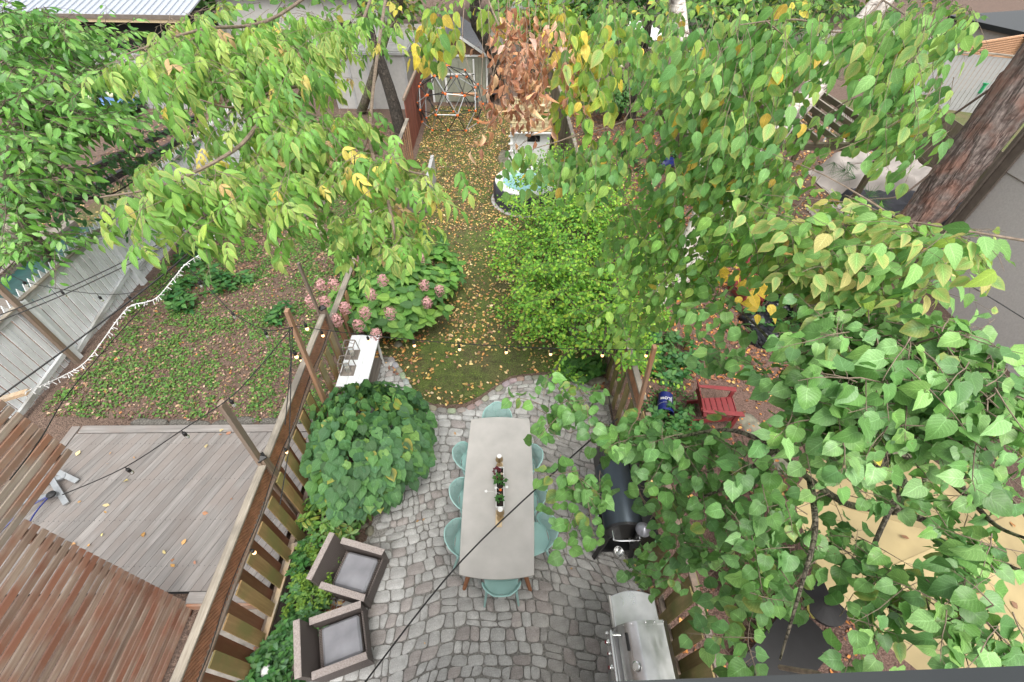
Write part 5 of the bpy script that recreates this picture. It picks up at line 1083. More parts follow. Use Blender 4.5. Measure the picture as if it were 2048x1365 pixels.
for px, py, dz in [(841, 515, 1.2), (848, 570, 1.15), (879, 580, 1.0), (854, 605, 1.), (742, 588, 1.5), (690, 615, 1.4), (730, 625, 1.35), (780, 625, 1.2), (673, 640, 1.3), (716, 650, 1.2), (752, 668, 1.05), (650, 603, 1.4), (642, 570, 1.5), (622, 603, 1.6), (765, 560, 1.5), (637, 455, 1.6), (720, 515, 1.7), (668, 568, 1.5)]:
    p = G(px, py, dz + .18); bm = bmesh.new(); bmesh.ops.create_icosphere(bm, subdivisions=2, radius=.075)
    q = MB(); 
    for v_ in bm.verts:
        d = v_.co.normalized(); c0 = Vector((d.x * .085, d.y * .085, d.z * .13)) * random.uniform(.85, 1.15) * (1.1 - .3 * max(0, d.z)); a = d.orthogonal().normalized(); b_ = d.cross(a)
        for _ in range(3):
            o_ = c0 + rdir() * .02; an = random.random() * 6; u = (a * math.cos(an) + b_ * math.sin(an)) * .02; w = (a * -math.sin(an) + b_ * math.cos(an)) * .02
            q.add([o_ - u, o_ - w, o_ + u, o_ + w + d * .006], [(0, 1, 2, 3)])
    bm.free(); q.build('flower_head', M['cream'] if (px, py) in ((637, 455),) else M['pink'], t, mx=Matrix.Translation(p - t.location))
# rhododendron
t = shrub('rhododendron', 'glossy rhododendron with leaf rosettes below the round leafed bush', 'bush', (-2.5, 2.85, 0)); L = Leaves(); TW = MB()
for _ in range(95):
    d = rdir(); d.z = abs(d.z); p = Vector((-2.5, 2.78, .3)) + Vector((d.x * .5, d.y * .5, d.z * .5)) * random.uniform(.7, 1.1)
    if p.x < -2.95: p.x = -2.92
    rosette(L, p, d * .6 + UP, 8, .13, [(.07, .18, .035), (.12, .26, .05), (.17, .3, .06)], (.55, .45, .1), .2, .25); TW.tube([(-2.5, 2.8, 0), p - UP * .15, p], .006, 4)
plant(L, OBLONG, LEAF, t, single=200); TW.build('stem', M['twigd'], t, mx=Matrix.Translation(-t.location))
# herbs
t = shrub('herb_plants', 'leafy herbs and lime green groundcover spilling from the left planter', 'herbs', (-2.75, 1.2, .3)); L = Leaves()
for _ in range(330):
    y = random.uniform(-.1, 2.35); x = random.uniform(-2.98, -2.42) + (.12 if y > 1.2 else 0); lime = y > 1.45 and random.random() < .75
    h = random.uniform(.3, .62) * (1 - .5 * abs(x + 2.72)); p = Vector((x, y, h)); s = .05 if lime else random.choice((.06, .075, .09))
    for k in range(4): rosette(L, p + rdir() * .05 - UP * k * .03, UP + rdir() * .5, 6, s, [(.2, .34, .05), (.14, .28, .05)] if lime else [(.05, .17, .04), (.08, .22, .05), (.1, .22, .09)])
plant(L, OVATE, LEAFM, t, single=0)
for i, (px, py, l, c_) in enumerate([(520, 1040, 'small leafy sprout poking through the fence gap', None)]): pass
# fine-leaved shrub
t = shrub('fine_leaf_shrub', 'large airy shrub of tiny bright green leaves between hot tub and right fence', 'shrub', (1.8, 8.5, 0)); L = Leaves(); TW = MB()
fc = [(.12, .31, .035), (.18, .39, .04), (.32, .52, .055), (.08, .22, .03)]
for c_, r_, n_ in (((1.15, 6.9, .95), (1.15, 1.2, 1.), 6500), ((1.6, 8.8, 1.2), (1.45, 1.7, 1.25), 7500), ((2.5, 7., 1.2), (1.2, 1.3, 1.2), 5500), ((1.9, 11., 1.3), (1.3, 1.6, 1.3), 5500), ((2.6, 9.4, 1.4), (1.2, 1.8, 1.2), 4000), ((2.1, 5.7, 1.35), (.75, .6, .9), 2200), ((.9, 8.9, .8), (1.0, 1.2, .9), 2200)):
    k0 = len(L.p); ellipsoid_leaves(L, c_, tuple(a * .84 for a in r_), int(n_ * .5), .066, fc, [4, 4, 2.6, 2], shell=.5, edge=.05, ecol=(.6, .55, .06), droop=.2, flat=.5, rough=.55)
    for _ in range(14): d = rdir(); d.z = abs(d.z); TW.tube(spline([(c_[0], c_[1], 0), (c_[0] + d.x * r_[0] * .4, c_[1] + d.y * r_[1] * .4, c_[2] * .7), (c_[0] + d.x * r_[0] * .9, c_[1] + d.y * r_[1] * .9, c_[2] + d.z * r_[2] * .85)], 4), .008, 4)
sh = [(1100, 335, 70, 34, 11.6, .6), (1200, 345, 80, 44, 11.2, .6), (1075, 415, 66, 50, 10.2, .5), (1190, 430, 100, 60, 9.9, .6), (1100, 510, 84, 56, 8.9, .5), (1040, 560, 44, 36, 8.5, .3), (1200, 545, 100, 60, 8.6, .5), (1120, 610, 76, 44, 7.9, .4), (1225, 640, 80, 50, 7.7, .4), (1295, 520, 40, 70, 8.9, .4), (1180, 685, 56, 28, 7.3, .3), (1262, 705, 40, 34, 7.1, .3), (1295, 745, 22, 16, 6.8, .2), (1015, 470, 30, 50, 9.4, .3, .7)]
tree_twigs(blob_seeds(sh, 17), L, TW, 'flat', .068, fc, [4, 4, 3.4, 1.6], .05, .5, 24, None, r=.004, ecol=(.6, .55, .06), flat=.7)
for k in range(40):
    a_ = random.random() * 6.28; c_ = Vector((1.75 + 1.75 * math.cos(a_), 8.4 + 3.4 * math.sin(a_), random.uniform(.3, 1.9)))
    if c_.x > -.1: ellipsoid_leaves(L, c_, (random.uniform(.2, .45), random.uniform(.2, .5), random.uniform(.15, .4)), 130, .062, fc, [4, 4, 3, 1], shell=.2, droop=.2, flat=.5, rough=.6)
plant(L, ROUND, LEAFM, t, single=298); TW.build('stem', M['twigd'], t, mx=Matrix.Translation(-t.location))
# low plants
t = shrub('hosta', 'broad leafed low plant at the shrub foot beside the mossy boulder', 'plant', G(1165, 735)); L = Leaves()
for _ in range(60): p = G(random.uniform(1130, 1215), random.uniform(715, 760), .1 + random.random() * .3); rosette(L, p, UP + rdir() * .6, 2, .22, [(.05, .15, .03), (.08, .2, .04)])
plant(L, OVATE, LEAFM, t)
for (px, py, r_, n_, s_, l) in [(400, 590, .7, 60, .16, 'clump of large green weeds in the middle of the left garden'), (385, 525, .4, 26, .16, 'small clump of green weeds beside the white icicle lights'), (480, 570, .3, 16, .14, 'small weed clump right of the large one'), (560, 635, .3, 14, .14, 'small dark weed clump near the cedar pole'), (1310, 330, 1., 60, .14, 'leafy weeds behind the dark leaning trunk'), (870, 500, .5, 26, .16, 'trailing ivy at the right edge of the hydrangea'), (200, 230, 1.6, 200, .3, 'green hydrangea like bush with pale flower heads by the blue tarp'),
                                 (1330, 720, .7, 90, .15, 'leafy weeds behind the right fence pole'), (1345, 870, .5, 60, .13, 'leafy weeds in front of the blue bucket'), (1300, 1120, .25, 40, .08, 'small ivy at the foot of the right fence near the smoker'), (1180, 160, 1.6, 120, .25, 'pale leafy bush by the far right fence'), (1890, 1010, .7, 60, .12, 'dark leafy plant beside the parasol at the far fence'), (1560, 650, .8, 90, .16, 'leafy sapling growing over the black refuse bags')]:
    t = shrub('weed_clump', l, 'plant', G(px, py)); L = Leaves(); o_ = G(px, py)
    for _ in range(n_): a_ = random.random() * 6.28; q_ = math.sqrt(random.random()) * r_; p = o_ + Vector((q_ * math.cos(a_), q_ * math.sin(a_), random.uniform(.05, .35) * (1.6 if s_ > .2 else 1))); rosette(L, p, UP + rdir() * .5, random.choice((4, 5, 6)), s_, [(.035, .14, .035), (.06, .18, .04), (.08, .2, .05)])
    plant(L, OVATE, LEAFM, t)
    if s_ > .24:
        for k in range(6): f_ = link('flower_head', rockmesh((.16, .16, .13), 120 + k), M['cream'], t, Matrix.Translation((random.uniform(-1, 1.4), random.uniform(-1.2, .2), .9)))
# strawberry-like ground cover, grass, fallen leaves
def ground_scatter(name, polyw, n, size, cols, wts, tpl, m, z=.01, up=2.2, clump=None, zr=.02, thr=.0):
    L = Leaves(); xs = [p[0] for p in polyw]; ys = [p[1] for p in polyw]; tries = 0
    while len(L.p) < n and tries < n * 12:
        tries += 1; x = random.uniform(min(xs), max(xs)); y = random.uniform(min(ys), max(ys))
        if not inpoly(x, y, polyw): continue
        if clump is not None and noise.noise(Vector((x * clump, y * clump, 11.3))) + .5 * noise.noise(Vector((x * clump * 3, y * clump * 3, 4))) < thr + random.uniform(-.12, .12): continue
        d = rdir(); d.z *= .25; L.add((x, y, z + random.random() * zr), d, UP * up + rdir(), size * random.uniform(.5, 1.25), rc(cols, wts, .3))
    ob = plant(L, tpl, m, None, name); return ob
leftgarden = [(-8.5, 4.8), (-3.2, 4.6), (-3.2, 15), (-8.5, 16)]
ground_scatter('ground_cover', leftgarden, 24000, .048, [(.1, .24, .045), (.15, .29, .06), (.08, .18, .04), (.2, .27, .07)], [4, 3, 3, 1], ROUND, LEAFM, .012, 1.8, 1.3, .05, .0)
ground_scatter('small_weeds', leftgarden, 14000, .04, [(.1, .22, .035), (.14, .26, .05)], None, ROUND, LEAFM, .01, 1.5, None, .03)
ground_scatter('fallen_leaves', leftgarden, 16000, .062, [(.22, .13, .09), (.34, .21, .14), (.48, .34, .22), (.13, .08, .055), (.5, .22, .07)], [5, 4, 1., 4, .4], FLAT, LITTER, .008, 2.)
ground_scatter('fallen_leaves', [(-8.5, 9), (-3.2, 9), (-3.2, 19), (-8.5, 19)], 6500, .09, [(.2, .11, .07), (.32, .2, .12), (.14, .08, .05)], None, FLAT, LITTER, .01, 2.)
lawnp = [(-3., 20.5), (-3., 6.4)] + [tuple(p) for p in lp] + [(1.4, 7), (1.6, 14), (1.7, 20.5)]
yl = [(.58, .42, .14), (.45, .28, .1), (.52, .26, .09), (.28, .16, .08), (.62, .48, .24), (.13, .08, .045)]
ground_scatter('fallen_leaves', [p for p in lawnp if p[1] < 12] + [(1.6, 10), (-3, 10)], 1500, .078, yl, [3, 3, 3, 2, 3, 1], FLAT, LITTER, .02, 2.2, .9, .02, -.25)
ground_scatter('fallen_leaves', [(-2.2, 6.6), (1., 6.6), (.6, 20), (-3, 20)], 5200, .06, yl, [3, 3, 2, 4, 1.5, 5], FLAT, LITTER, .012, 2.)
ground_scatter('fallen_leaves', [(-3., 11), (1., 11), (1.2, 20.8), (-3, 20.8)], 8500, .07, yl, [2, 3, 1.5, 4, 1, 6], FLAT, LITTER, .012, 2.)
ground_scatter('grass_tufts', [p for p in lawnp if 1], 30000, .035, [(.1, .19, .02), (.15, .25, .03), (.07, .13, .02), (.2, .22, .05)], [4, 3, 4, 1], LANCE, LEAFM, .003, .1, .7, .01, -.22)
ryard = [(2.4, .2), (6.5, .2), (6.5, 18), (2.4, 18)]
og = [(.5, .2, .05), (.6, .34, .1), (.3, .12, .05), (.2, .09, .05), (.62, .45, .2), (.14, .07, .045)]
ground_scatter('fallen_leaves', ryard, 5200, .075, og, [4, 2, 4, 4, 1, 4], FLAT, LITTER, .012, 2., .7, .02, -.12)
ground_scatter('fallen_leaves', [(2.3, 5.5), (6.5, 5.5), (6.5, 20), (2.3, 20)], 7000, .1, og, [2, 1, 4, 5, 1, 4], FLAT, LITTER, .012, 2.)
ground_scatter('small_weeds', [(2.3, 4), (3.8, 4), (3.8, 8), (2.3, 8)], 2500, .05, GR, None, ROUND, LEAFM, .02, 1.5, 1.2, .06, .0)
ground_scatter('fallen_leaves', [(1.9, .2), (2.12, .2), (2.12, 4), (1.9, 3)], 90, .085, og, None, FLAT, LITTER, .02, 1.5)
ground_scatter('fallen_leaves', [(-2.5, 1.3), (-2.2, 1.3), (-2.2, 1.8), (-2.5, 1.8)], 120, .07, og, None, FLAT, LITTER, .03, 1.2, None, .05)
ground_scatter('fallen_leaves', [(1.2, 5.6), (2.1, 5.3), (2.1, 6.6), (1.2, 6.6)], 130, .085, og, None, FLAT, LITTER, .02, 1.5)
ground_scatter('fallen_leaves', [(-2.7, 6.1), (-1.9, 5.5), (-1.6, 6.8), (-2.6, 7.)], 130, .08, og, None, FLAT, LITTER, .02, 1.5)
ground_scatter('fallen_leaves', [(-7, 1.9), (-3.2, 1.9), (-3.2, 4.3), (-7, 4.3)], 34, .075, [(.5, .28, .1), (.6, .5, .22), (.3, .14, .07)], None, FLAT, LITTER, .275, 3.)
ground_scatter('fallen_leaves', [(-4.1, 0), (-3.15, 0), (-3.15, 1.5), (-4.1, 1.5)], 22, .08, og, None, FLAT, LITTER, .06, 3.)
ground_scatter('fallen_leaves', [(-1.9, .8), (1.9, .8), (1.9, 5), (-1.9, 5)], 14, .05, [(.5, .3, .12)], None, FLAT, LITTER, .05, 3.)
ground_scatter('fallen_leaves', [(-14, 8), (-9, 8), (-9, 20), (-14, 20)], 2500, .08, [(.3, .16, .1), (.45, .33, .15)], None, FLAT, LITTER, .012, 2.)
ground_scatter('fallen_leaves', [(7, 8), (14, 8), (14, 22), (7, 22)], 6000, .11, og, None, FLAT, LITTER, .012, 2.)

# ================================================================== TREES
def trunk(t, pts, r, m, name='trunk', n=10, bumpy=.0):
    sp = spline(pts, 6); rs = list(np.interp(np.linspace(0, 1, len(sp)), np.linspace(0, 1, len(r)), r))
    o = MB().tube([p - t.location for p in sp], rs, n).build(name, m, t, smooth=True)
    if bumpy:
        for v_ in o.data.vertices: q = v_.co * 3; v_.co += v_.normal * bumpy * noise.noise(Vector((q.x * 2, q.y * 2, q.z * .8)))
    return sp
# --- ash-like tree, centre left
t = thing('ash_tree', 'ash leaved tree with drooping yellowing leaflets over the left garden', 'tree', loc=(-5.87, 20., 0)); L = Leaves(); TW = MB(); BR = []
BR.append(trunk(t, [Vector((-5.87, 20., 0)), Vector((-5.32, 19.5, .84)), Vector((-4.12, 19.5, 3.)), Vector((-3.5, 19.4, 4.)), Vector((-3.2, 17, 6.5))], [.2, .17, .14, .13, .1], M['bark'])[-1:])
for pts in ([D(760, -60, 7), D(690, 120, 4.4), D(540, 185, 3.2), D(470, 215, 2.8), D(400, 200, 2.6)], [D(640, 175, 4.4), D(540, 230, 3), D(470, 300, 2.6), D(330, 370, 2.4), D(200, 395, 2.3)], [D(700, -80, 6), D(560, 30, 3.8), D(400, 60, 2.9), D(250, 110, 2.7)],
            [D(780, -60, 6.5), D(740, 250, 3.4), D(800, 330, 2.8), D(850, 350, 2.6)], [D(740, 250, 3.4), D(700, 350, 2.9), D(600, 400, 2.9)], [D(740, 250, 3.6), D(780, 420, 2.8), D(790, 480, 2.8)]):
    BR.append(trunk(t, pts, [.022, .013, .009, .004], M['twig'], 'branch', 7))
ash = [(300, 110, 100, 38, 2.9, .3), (430, 60, 130, 60, 3.1, .4), (570, 60, 130, 60, 3.4, .5), (560, 130, 120, 60, 3.2, .5), (430, 150, 120, 55, 2.9, .4), (660, 40, 90, 50, 3.9, .6, .7), (570, 225, 110, 50, 3., .4), (450, 250, 80, 36, 2.9, .3, .8), (390, 340, 100, 38, 2.6, .3),
       (280, 395, 90, 26, 2.4, .2), (490, 350, 110, 55, 2.8, .4), (600, 300, 80, 55, 3., .4), (690, 240, 80, 42, 3., .3), (770, 335, 80, 42, 2.8, .3), (690, 320, 70, 50, 2.9, .3), (598, 410, 28, 50, 3.2, .3, .8), (760, 430, 60, 50, 2.8, .3), (790, 490, 34, 36, 2.8, .2), (850, 345, 30, 30, 2.7, .2), (395, 455, 34, 28, 2.5, .2), (760, 60, 50, 50, 4.5, .8, .5), (640, 150, 40, 40, 3.6, .3, .6), (700, 470, 45, 30, 3.2, .2, .7), (560, 440, 60, 30, 3.4, .3, .35)]
tree_twigs(blob_seeds(ash, 18), L, TW, 'ash', .1, [(.15, .33, .06), (.21, .4, .08), (.12, .27, .055), (.32, .46, .1), (.62, .52, .13), (.6, .42, .22)], [5, 5, 3, 2, .7, .3], .3, .28, 4, BR, ecol=(.58, .58, .18))
plant(L, LANCE, LEAFM, t, single=298); TW.build('twigs', M['twig'], t)['kind'] = 'stuff'
# --- dark tree, far left
t = thing('broadleaf_tree', 'dark green broadleaf tree standing behind the white fence at the left edge', 'tree', loc=(-11.3, 9.4, 0)); L = Leaves(); TW = MB(); BR = []
BR.append(trunk(t, [Vector((-11.3, 9.4, 0)), D(60, 470, 9.6), D(40, 420, 9), D(20, 330, 8), D(60, 200, 7.5)], [.16, .14, .11, .09, .05], M['bark']))
for pts in ([D(40, 420, 9), D(130, 400, 9), D(220, 390, 9.2), D(300, 340, 9.5)], [D(20, 330, 8), D(150, 280, 8.5), D(280, 260, 9)], [D(20, 330, 8), D(120, 180, 8), D(260, 140, 9)], [D(60, 470, 9.6), D(20, 500, 9), D(-10, 560, 8.5)]): BR.append(trunk(t, pts, [.06, .04, .02, .01], M['barkdark'], 'branch', 6))
lt = [(60, 60, 110, 70, 8, .8), (60, 170, 120, 70, 7.6, .8), (190, 150, 100, 50, 8.4, .7), (50, 260, 100, 60, 7.4, .8), (190, 240, 90, 42, 8, .7), (60, 345, 90, 42, 7.8, .7), (70, 490, 80, 34, 8.4, .6), (10, 420, 40, 60, 8, .6), (150, 90, 60, 40, 9, .8), (20, 550, 20, 14, 8, .4), (200, 60, 60, 40, 9.5, .6, .5)]
tree_twigs(blob_seeds(lt, 36), L, TW, 'flat', .185, [(.08, .22, .04), (.12, .3, .05), (.18, .38, .08), (.24, .43, .11)], [3, 4, 3, 1], .02, .7, 9, BR, r=.006, connect=.06, flat=.7)
ltd = [(110, 400, 110, 40, 9.6, .6, .55), (240, 330, 80, 40, 10, .6), (290, 290, 70, 30, 10, .6, .8), (170, 340, 90, 40, 9.6, .6, .8), (270, 430, 50, 40, 10.4, .4, .4), (330, 240, 60, 26, 11, .5, .8), (60, 130, 150, 120, 10.5, .8, .7), (90, 530, 50, 24, 9, .3, .3)]
tree_twigs(blob_seeds(ltd, 22), L, TW, 'flat', .17, [(.035, .12, .03), (.045, .15, .035), (.06, .18, .04)], None, .01, .7, 8, BR, r=.005, connect=.06, flat=.7)
plant(L, ELLIP, LEAF, t, single=298); TW.build('twigs', M['twigd'], t)['kind'] = 'stuff'
# --- birch
t = thing('birch_tree', 'white barked birch with hanging green and yellow leaves on the right', 'tree', loc=(3.8, 8., 0)); L = Leaves(); TW = MB(); BR = []
BR.append(trunk(t, [Vector((3.72, 7.95, 0)), D(1402, 430, 9.8), D(1392, 330, 9.4), D(1392, 260, 9.1), D(1375, 190, 8.8), D(1360, 60, 8.3), D(1350, -60, 8)], [.22, .2, .19, .18, .17, .15, .12], M['birch'], 'trunk', 12, .03))
BR.append(trunk(t, [Vector((3.9, 8., 0)), D(1462, 420, 9.4), D(1500, 340, 8.8), D(1560, 260, 8.3), D(1625, 180, 8), D(1690, 90, 7.8), D(1765, 0, 7.5), D(1830, -90, 7.4)], [.21, .2, .18, .18, .19, .18, .16, .13], M['birch'], 'trunk', 12, .03))
for pts, r_ in (([D(1765, 0, 7.5), D(1700, 60, 4), D(1600, 40, 2.8), D(1480, 50, 2.4)], .014), ([D(1765, 0, 7.5), D(1850, 60, 4), D(1880, 130, 3), D(1830, 230, 2.6)], .014), ([D(2160, 500, 2.2), D(1950, 465, 2.1), D(1790, 435, 2.3), D(1690, 390, 2.5)], .009), ([D(1390, 260, 9.1), D(1300, 240, 4.5), D(1200, 260, 3.4), D(1060, 300, 3.1)], .014), ([D(1360, 60, 8.3), D(1480, 120, 3.5), D(1560, 160, 2.6)], .013), ([D(1400, 430, 9.8), D(1330, 440, 4.5), D(1280, 500, 3.8)], .02), ([D(1350, -60, 8), D(1150, -80, 3.6), D(980, -60, 3), D(1000, 60, 2.9)], .025)): BR.append(trunk(t, pts, [r_, r_ * .6, r_ * .4, r_ * .18], M['twig'], 'branch', 7))
bi = [(1470, 60, 130, 70, 2.7, .4), (1600, 50, 120, 60, 2.7, .4), (1780, 60, 110, 80, 2.6, .4, .9), (1900, 20, 80, 40, 2.8, .4), (1450, 180, 110, 70, 2.8, .4), (1540, 200, 80, 70, 2.8, .4), (1840, 150, 80, 70, 2.7, .3), (1790, 220, 80, 40, 2.8, .3), (1880, 220, 36, 60, 2.8, .2), (1330, 250, 90, 55, 3.2, .4), (1240, 280, 70, 50, 3.2, .4), (1150, 310, 90, 42, 3.2, .3), (1070, 300, 50, 40, 3.2, .3), (1450, 280, 90, 50, 3, .4), (1410, 330, 100, 50, 3.2, .5),
      (1540, 310, 70, 50, 3, .3), (1290, 70, 60, 70, 3.8, .5), (1352, 40, 36, 60, 4, .4, 1.3), (1230, 20, 60, 40, 3.8, .5), (1350, 120, 50, 60, 3.2, .3), (1480, 330, 100, 40, 3.2, .3), (1700, 30, 40, 30, 3, .2, .6), (1660, 240, 30, 60, 3.1, .2, .5), (1600, 340, 60, 30, 2.9, .2), (1560, 130, 60, 40, 2.9, .3, .8)]
tree_twigs(blob_seeds(bi, 19), L, TW, 'hang', .098, [(.17, .36, .1), (.13, .3, .08), (.21, .41, .11), (.28, .46, .1), (.66, .46, .08)], [5, 4, 4, 2.5, .35], .25, .3, 6, BR, ecol=(.5, .54, .14))
bm2 = [(1300, 410, 80, 60, 4.4, .5), (1400, 400, 110, 60, 4., .5), (1400, 480, 110, 60, 3.6, .5), (1520, 420, 110, 46, 3., .4), (1300, 500, 90, 80, 4., .5, .8), (1400, 560, 90, 50, 3.6, .4), (1270, 600, 70, 60, 4.2, .4, .8), (1590, 480, 90, 50, 2.9, .3), (1220, 470, 50, 50, 5, .4, .6), (1280, 650, 50, 30, 4.4, .3, .6)]
tree_twigs(blob_seeds(bm2, 21), L, TW, 'hang', .105, [(.18, .38, .08), (.15, .33, .08), (.23, .44, .1), (.3, .48, .09), (.62, .5, .1)], [5, 4, 3, 2, .2], .2, .3, 6, BR, ecol=(.42, .48, .13))
bw = [(1640, 440, 110, 42, 2.5, .25), (1760, 480, 120, 46, 2.35, .25), (1890, 480, 70, 34, 2.2, .2), (1690, 540, 110, 46, 2.5, .3), (1820, 550, 90, 40, 2.5, .25), (1620, 545, 36, 40, 2.7, .3, .8), (1930, 540, 40, 60, 3, .2, .5), (1960, 470, 50, 14, 2., .1, .6), (1700, 600, 130, 36, 2.8, .3)]
tree_twigs(blob_seeds(bw, 17), L, TW, 'flat', .105, [(.19, .38, .09), (.23, .43, .11), (.16, .32, .07), (.6, .55, .2), (.62, .38, .15)], [5, 4, 4, .7, .5], .45, .26, 6, BR, ecol=(.66, .52, .2), flat=.75)
by = [(880, 30, 40, 40, 3.4, .4), (850, 70, 18, 34, 3.5, .3), (1150, 70, 40, 70, 3.2, .3), (1190, 120, 40, 60, 3.2, .3), (1120, 30, 40, 40, 3.4, .3), (1140, 180, 30, 30, 3.2, .2), (980, 10, 120, 20, 3.4, .3, .6), (1220, 60, 30, 40, 3.4, .2)]
tree_twigs(blob_seeds(by, 18), L, TW, 'hang', .115, [(.2, .36, .06), (.28, .42, .07), (.14, .28, .06), (.58, .46, .07)], [4, 4, 3, 2], .4, .28, 6, BR, ecol=(.6, .52, .1))
yc = [(1475, 545, 26, 22, 4.4, .2, 2.5), (1530, 560, 28, 26, 4.3, .2, 2.5), (1520, 600, 26, 16, 4.3, .2, 2)]
tree_twigs(blob_seeds(yc, 8), L, TW, 'flat', .14, [(.62, .45, .05), (.65, .5, .08), (.12, .25, .05)], [6, 4, .8], 0, .25, 4, BR)
plant(L, OVATE, LEAFM, t, single=298); TW.build('twigs', M['twig'], t)['kind'] = 'stuff'
L = Leaves(); TW = MB(); dead = thing('dead_branch', 'cluster of withered brown birch leaves hanging at top centre', 'branch', loc=D(1000, 0, 3.2))
de = [(1030, 30, 55, 50, 3., .3), (1020, 110, 46, 50, 3., .3), (1060, 120, 46, 50, 3., .3), (990, 180, 24, 34, 3., .2, .5), (1075, 170, 26, 20, 3., .2, .4), (1100, 60, 34, 60, 3.1, .2, .8), (1005, 230, 14, 20, 3., .1, .5)]
tree_twigs(blob_seeds(de, 26), L, TW, 'hang', .078, [(.5, .25, .15), (.62, .36, .23), (.4, .18, .1), (.7, .48, .33)], None, 0, .4, 6, None, ecol=(.5, .3, .2))
for k in range(9): x = 935 + k * 20; TW.tube(spline([D(x, -40, 3.1), D(x + random.uniform(-12, 12), 80, 3.05), D(x + random.uniform(-20, 20), 170 + random.uniform(-30, 60), 3.)], 5), [.003] * 5 + [.002] * 5 + [.001], 4)
plant(L, DEAD, LEAFM, dead, single=120); TW = TW.build('twigs', M['twig'], dead, mx=Matrix.Translation(-dead.location)); TW['kind'] = 'stuff'
for ob in list(bpy.data.objects):
    if ob.name.startswith('twigs') and ob.parent and ob.parent is not dead and ob.parent.name != 'dark_trunk_tree': ob.matrix_basis = Matrix.Translation(-ob.parent.location)
# --- large heart-leaved tree, lower right
t = thing('heart_leaf_tree', 'tree with large heart shaped glossy leaves filling the lower right', 'tree', loc=(6.1, 3.1, 0)); L = Leaves(); TW = MB(); BR = []
BR.append(trunk(t, [Vector((6.1, 3.1, 0)), Vector((5.6, 2.9, 1.6)), D(1740, 905, 3.9), D(1790, 945, 3.6), D(1808, 990, 3.45), D(1780, 1020, 3.35)], [.1, .085, .065, .05, .045, .04], M['bark'], 'trunk', 10, .01))
for pts, r_ in (([D(1780, 1020, 3.35), D(1830, 1010, 3.3), D(1852, 970, 3.3), D(1835, 930, 3.4)], .042), ([D(1780, 1020, 3.35), D(1860, 1045, 3.1), D(1950, 1100, 2.6), D(2060, 1150, 2.3)], .03), ([D(1745, 910, 3.8), D(1850, 930, 3.2), D(1930, 990, 2.8), D(1990, 1050, 2.4), D(2060, 1080, 2.2)], .026), ([D(1780, 1020, 3.35), D(1700, 1010, 3), D(1620, 960, 2.7), D(1550, 900, 2.7), D(1450, 860, 2.9), D(1300, 880, 3.3), D(1190, 840, 3.7)], .026),
               ([D(1620, 960, 2.7), D(1630, 1060, 2.4), D(1600, 1180, 2.3), D(1560, 1320, 2.3)], .02), ([D(1550, 900, 2.7), D(1440, 980, 3), D(1350, 1000, 3.3), D(1260, 960, 3.5)], .016), ([D(1745, 905, 3.9), D(1700, 800, 2.9), D(1740, 720, 2.4), D(1850, 700, 2.1)], .026), ([D(1780, 1020, 3.35), D(1740, 1120, 2.7), D(1760, 1200, 2.4), D(1860, 1250, 2.2)], .018), ([D(1930, 990, 2.8), D(1900, 880, 2.6), D(1960, 800, 2.2)], .018), ([D(1700, 800, 2.9), D(1600, 740, 2.8), D(1500, 640, 3.2), D(1440, 600, 3.4)], .016)):
    BR.append(trunk(t, pts, [r_, r_ * .75, r_ * .5, r_ * .25], M['bark'], 'branch', 7))
he = [(1760, 680, 110, 46, 2.3, .2), (1880, 690, 90, 50, 2.1, .2), (1700, 650, 90, 40, 2.5, .2), (1800, 770, 150, 46, 2.1, .2), (1640, 740, 70, 46, 2.4, .2), (1600, 800, 40, 40, 2.4, .2), (1950, 760, 90, 46, 2., .15), (1720, 850, 90, 46, 2.2, .2), (1640, 870, 60, 50, 2.4, .2, .8), (1850, 850, 100, 40, 2.2, .2, .9), (1980, 850, 70, 60, 2., .15), (1482, 672, 26, 26, 2.9, .2), (1435, 615, 36, 38, 3.2, .2), (1420, 680, 40, 30, 3.4, .2, .7), (1560, 760, 20, 24, 2.6, .1, .8)]
he2 = [(1150, 795, 70, 32, 3.5, .2), (1090, 830, 36, 26, 3.6, .2), (1140, 870, 36, 26, 3.5, .2, .8), (1170, 960, 46, 36, 3.2, .2), (1168, 1010, 34, 28, 3.2, .2), (1255, 885, 30, 20, 3.4, .2), (1300, 870, 70, 40, 3.2, .25), (1370, 890, 56, 26, 3., .2), (1345, 925, 50, 30, 3.3, .2), (1380, 930, 80, 46, 3.2, .25), (1355, 990, 40, 30, 3.4, .2, .8), (1440, 1000, 70, 46, 3.3, .3, .8), (1335, 1050, 44, 36, 3.8, .2, .7), (1380, 1110, 70, 50, 3.9, .3, .8), (1320, 1150, 50, 40, 4.2, .2, .6)]
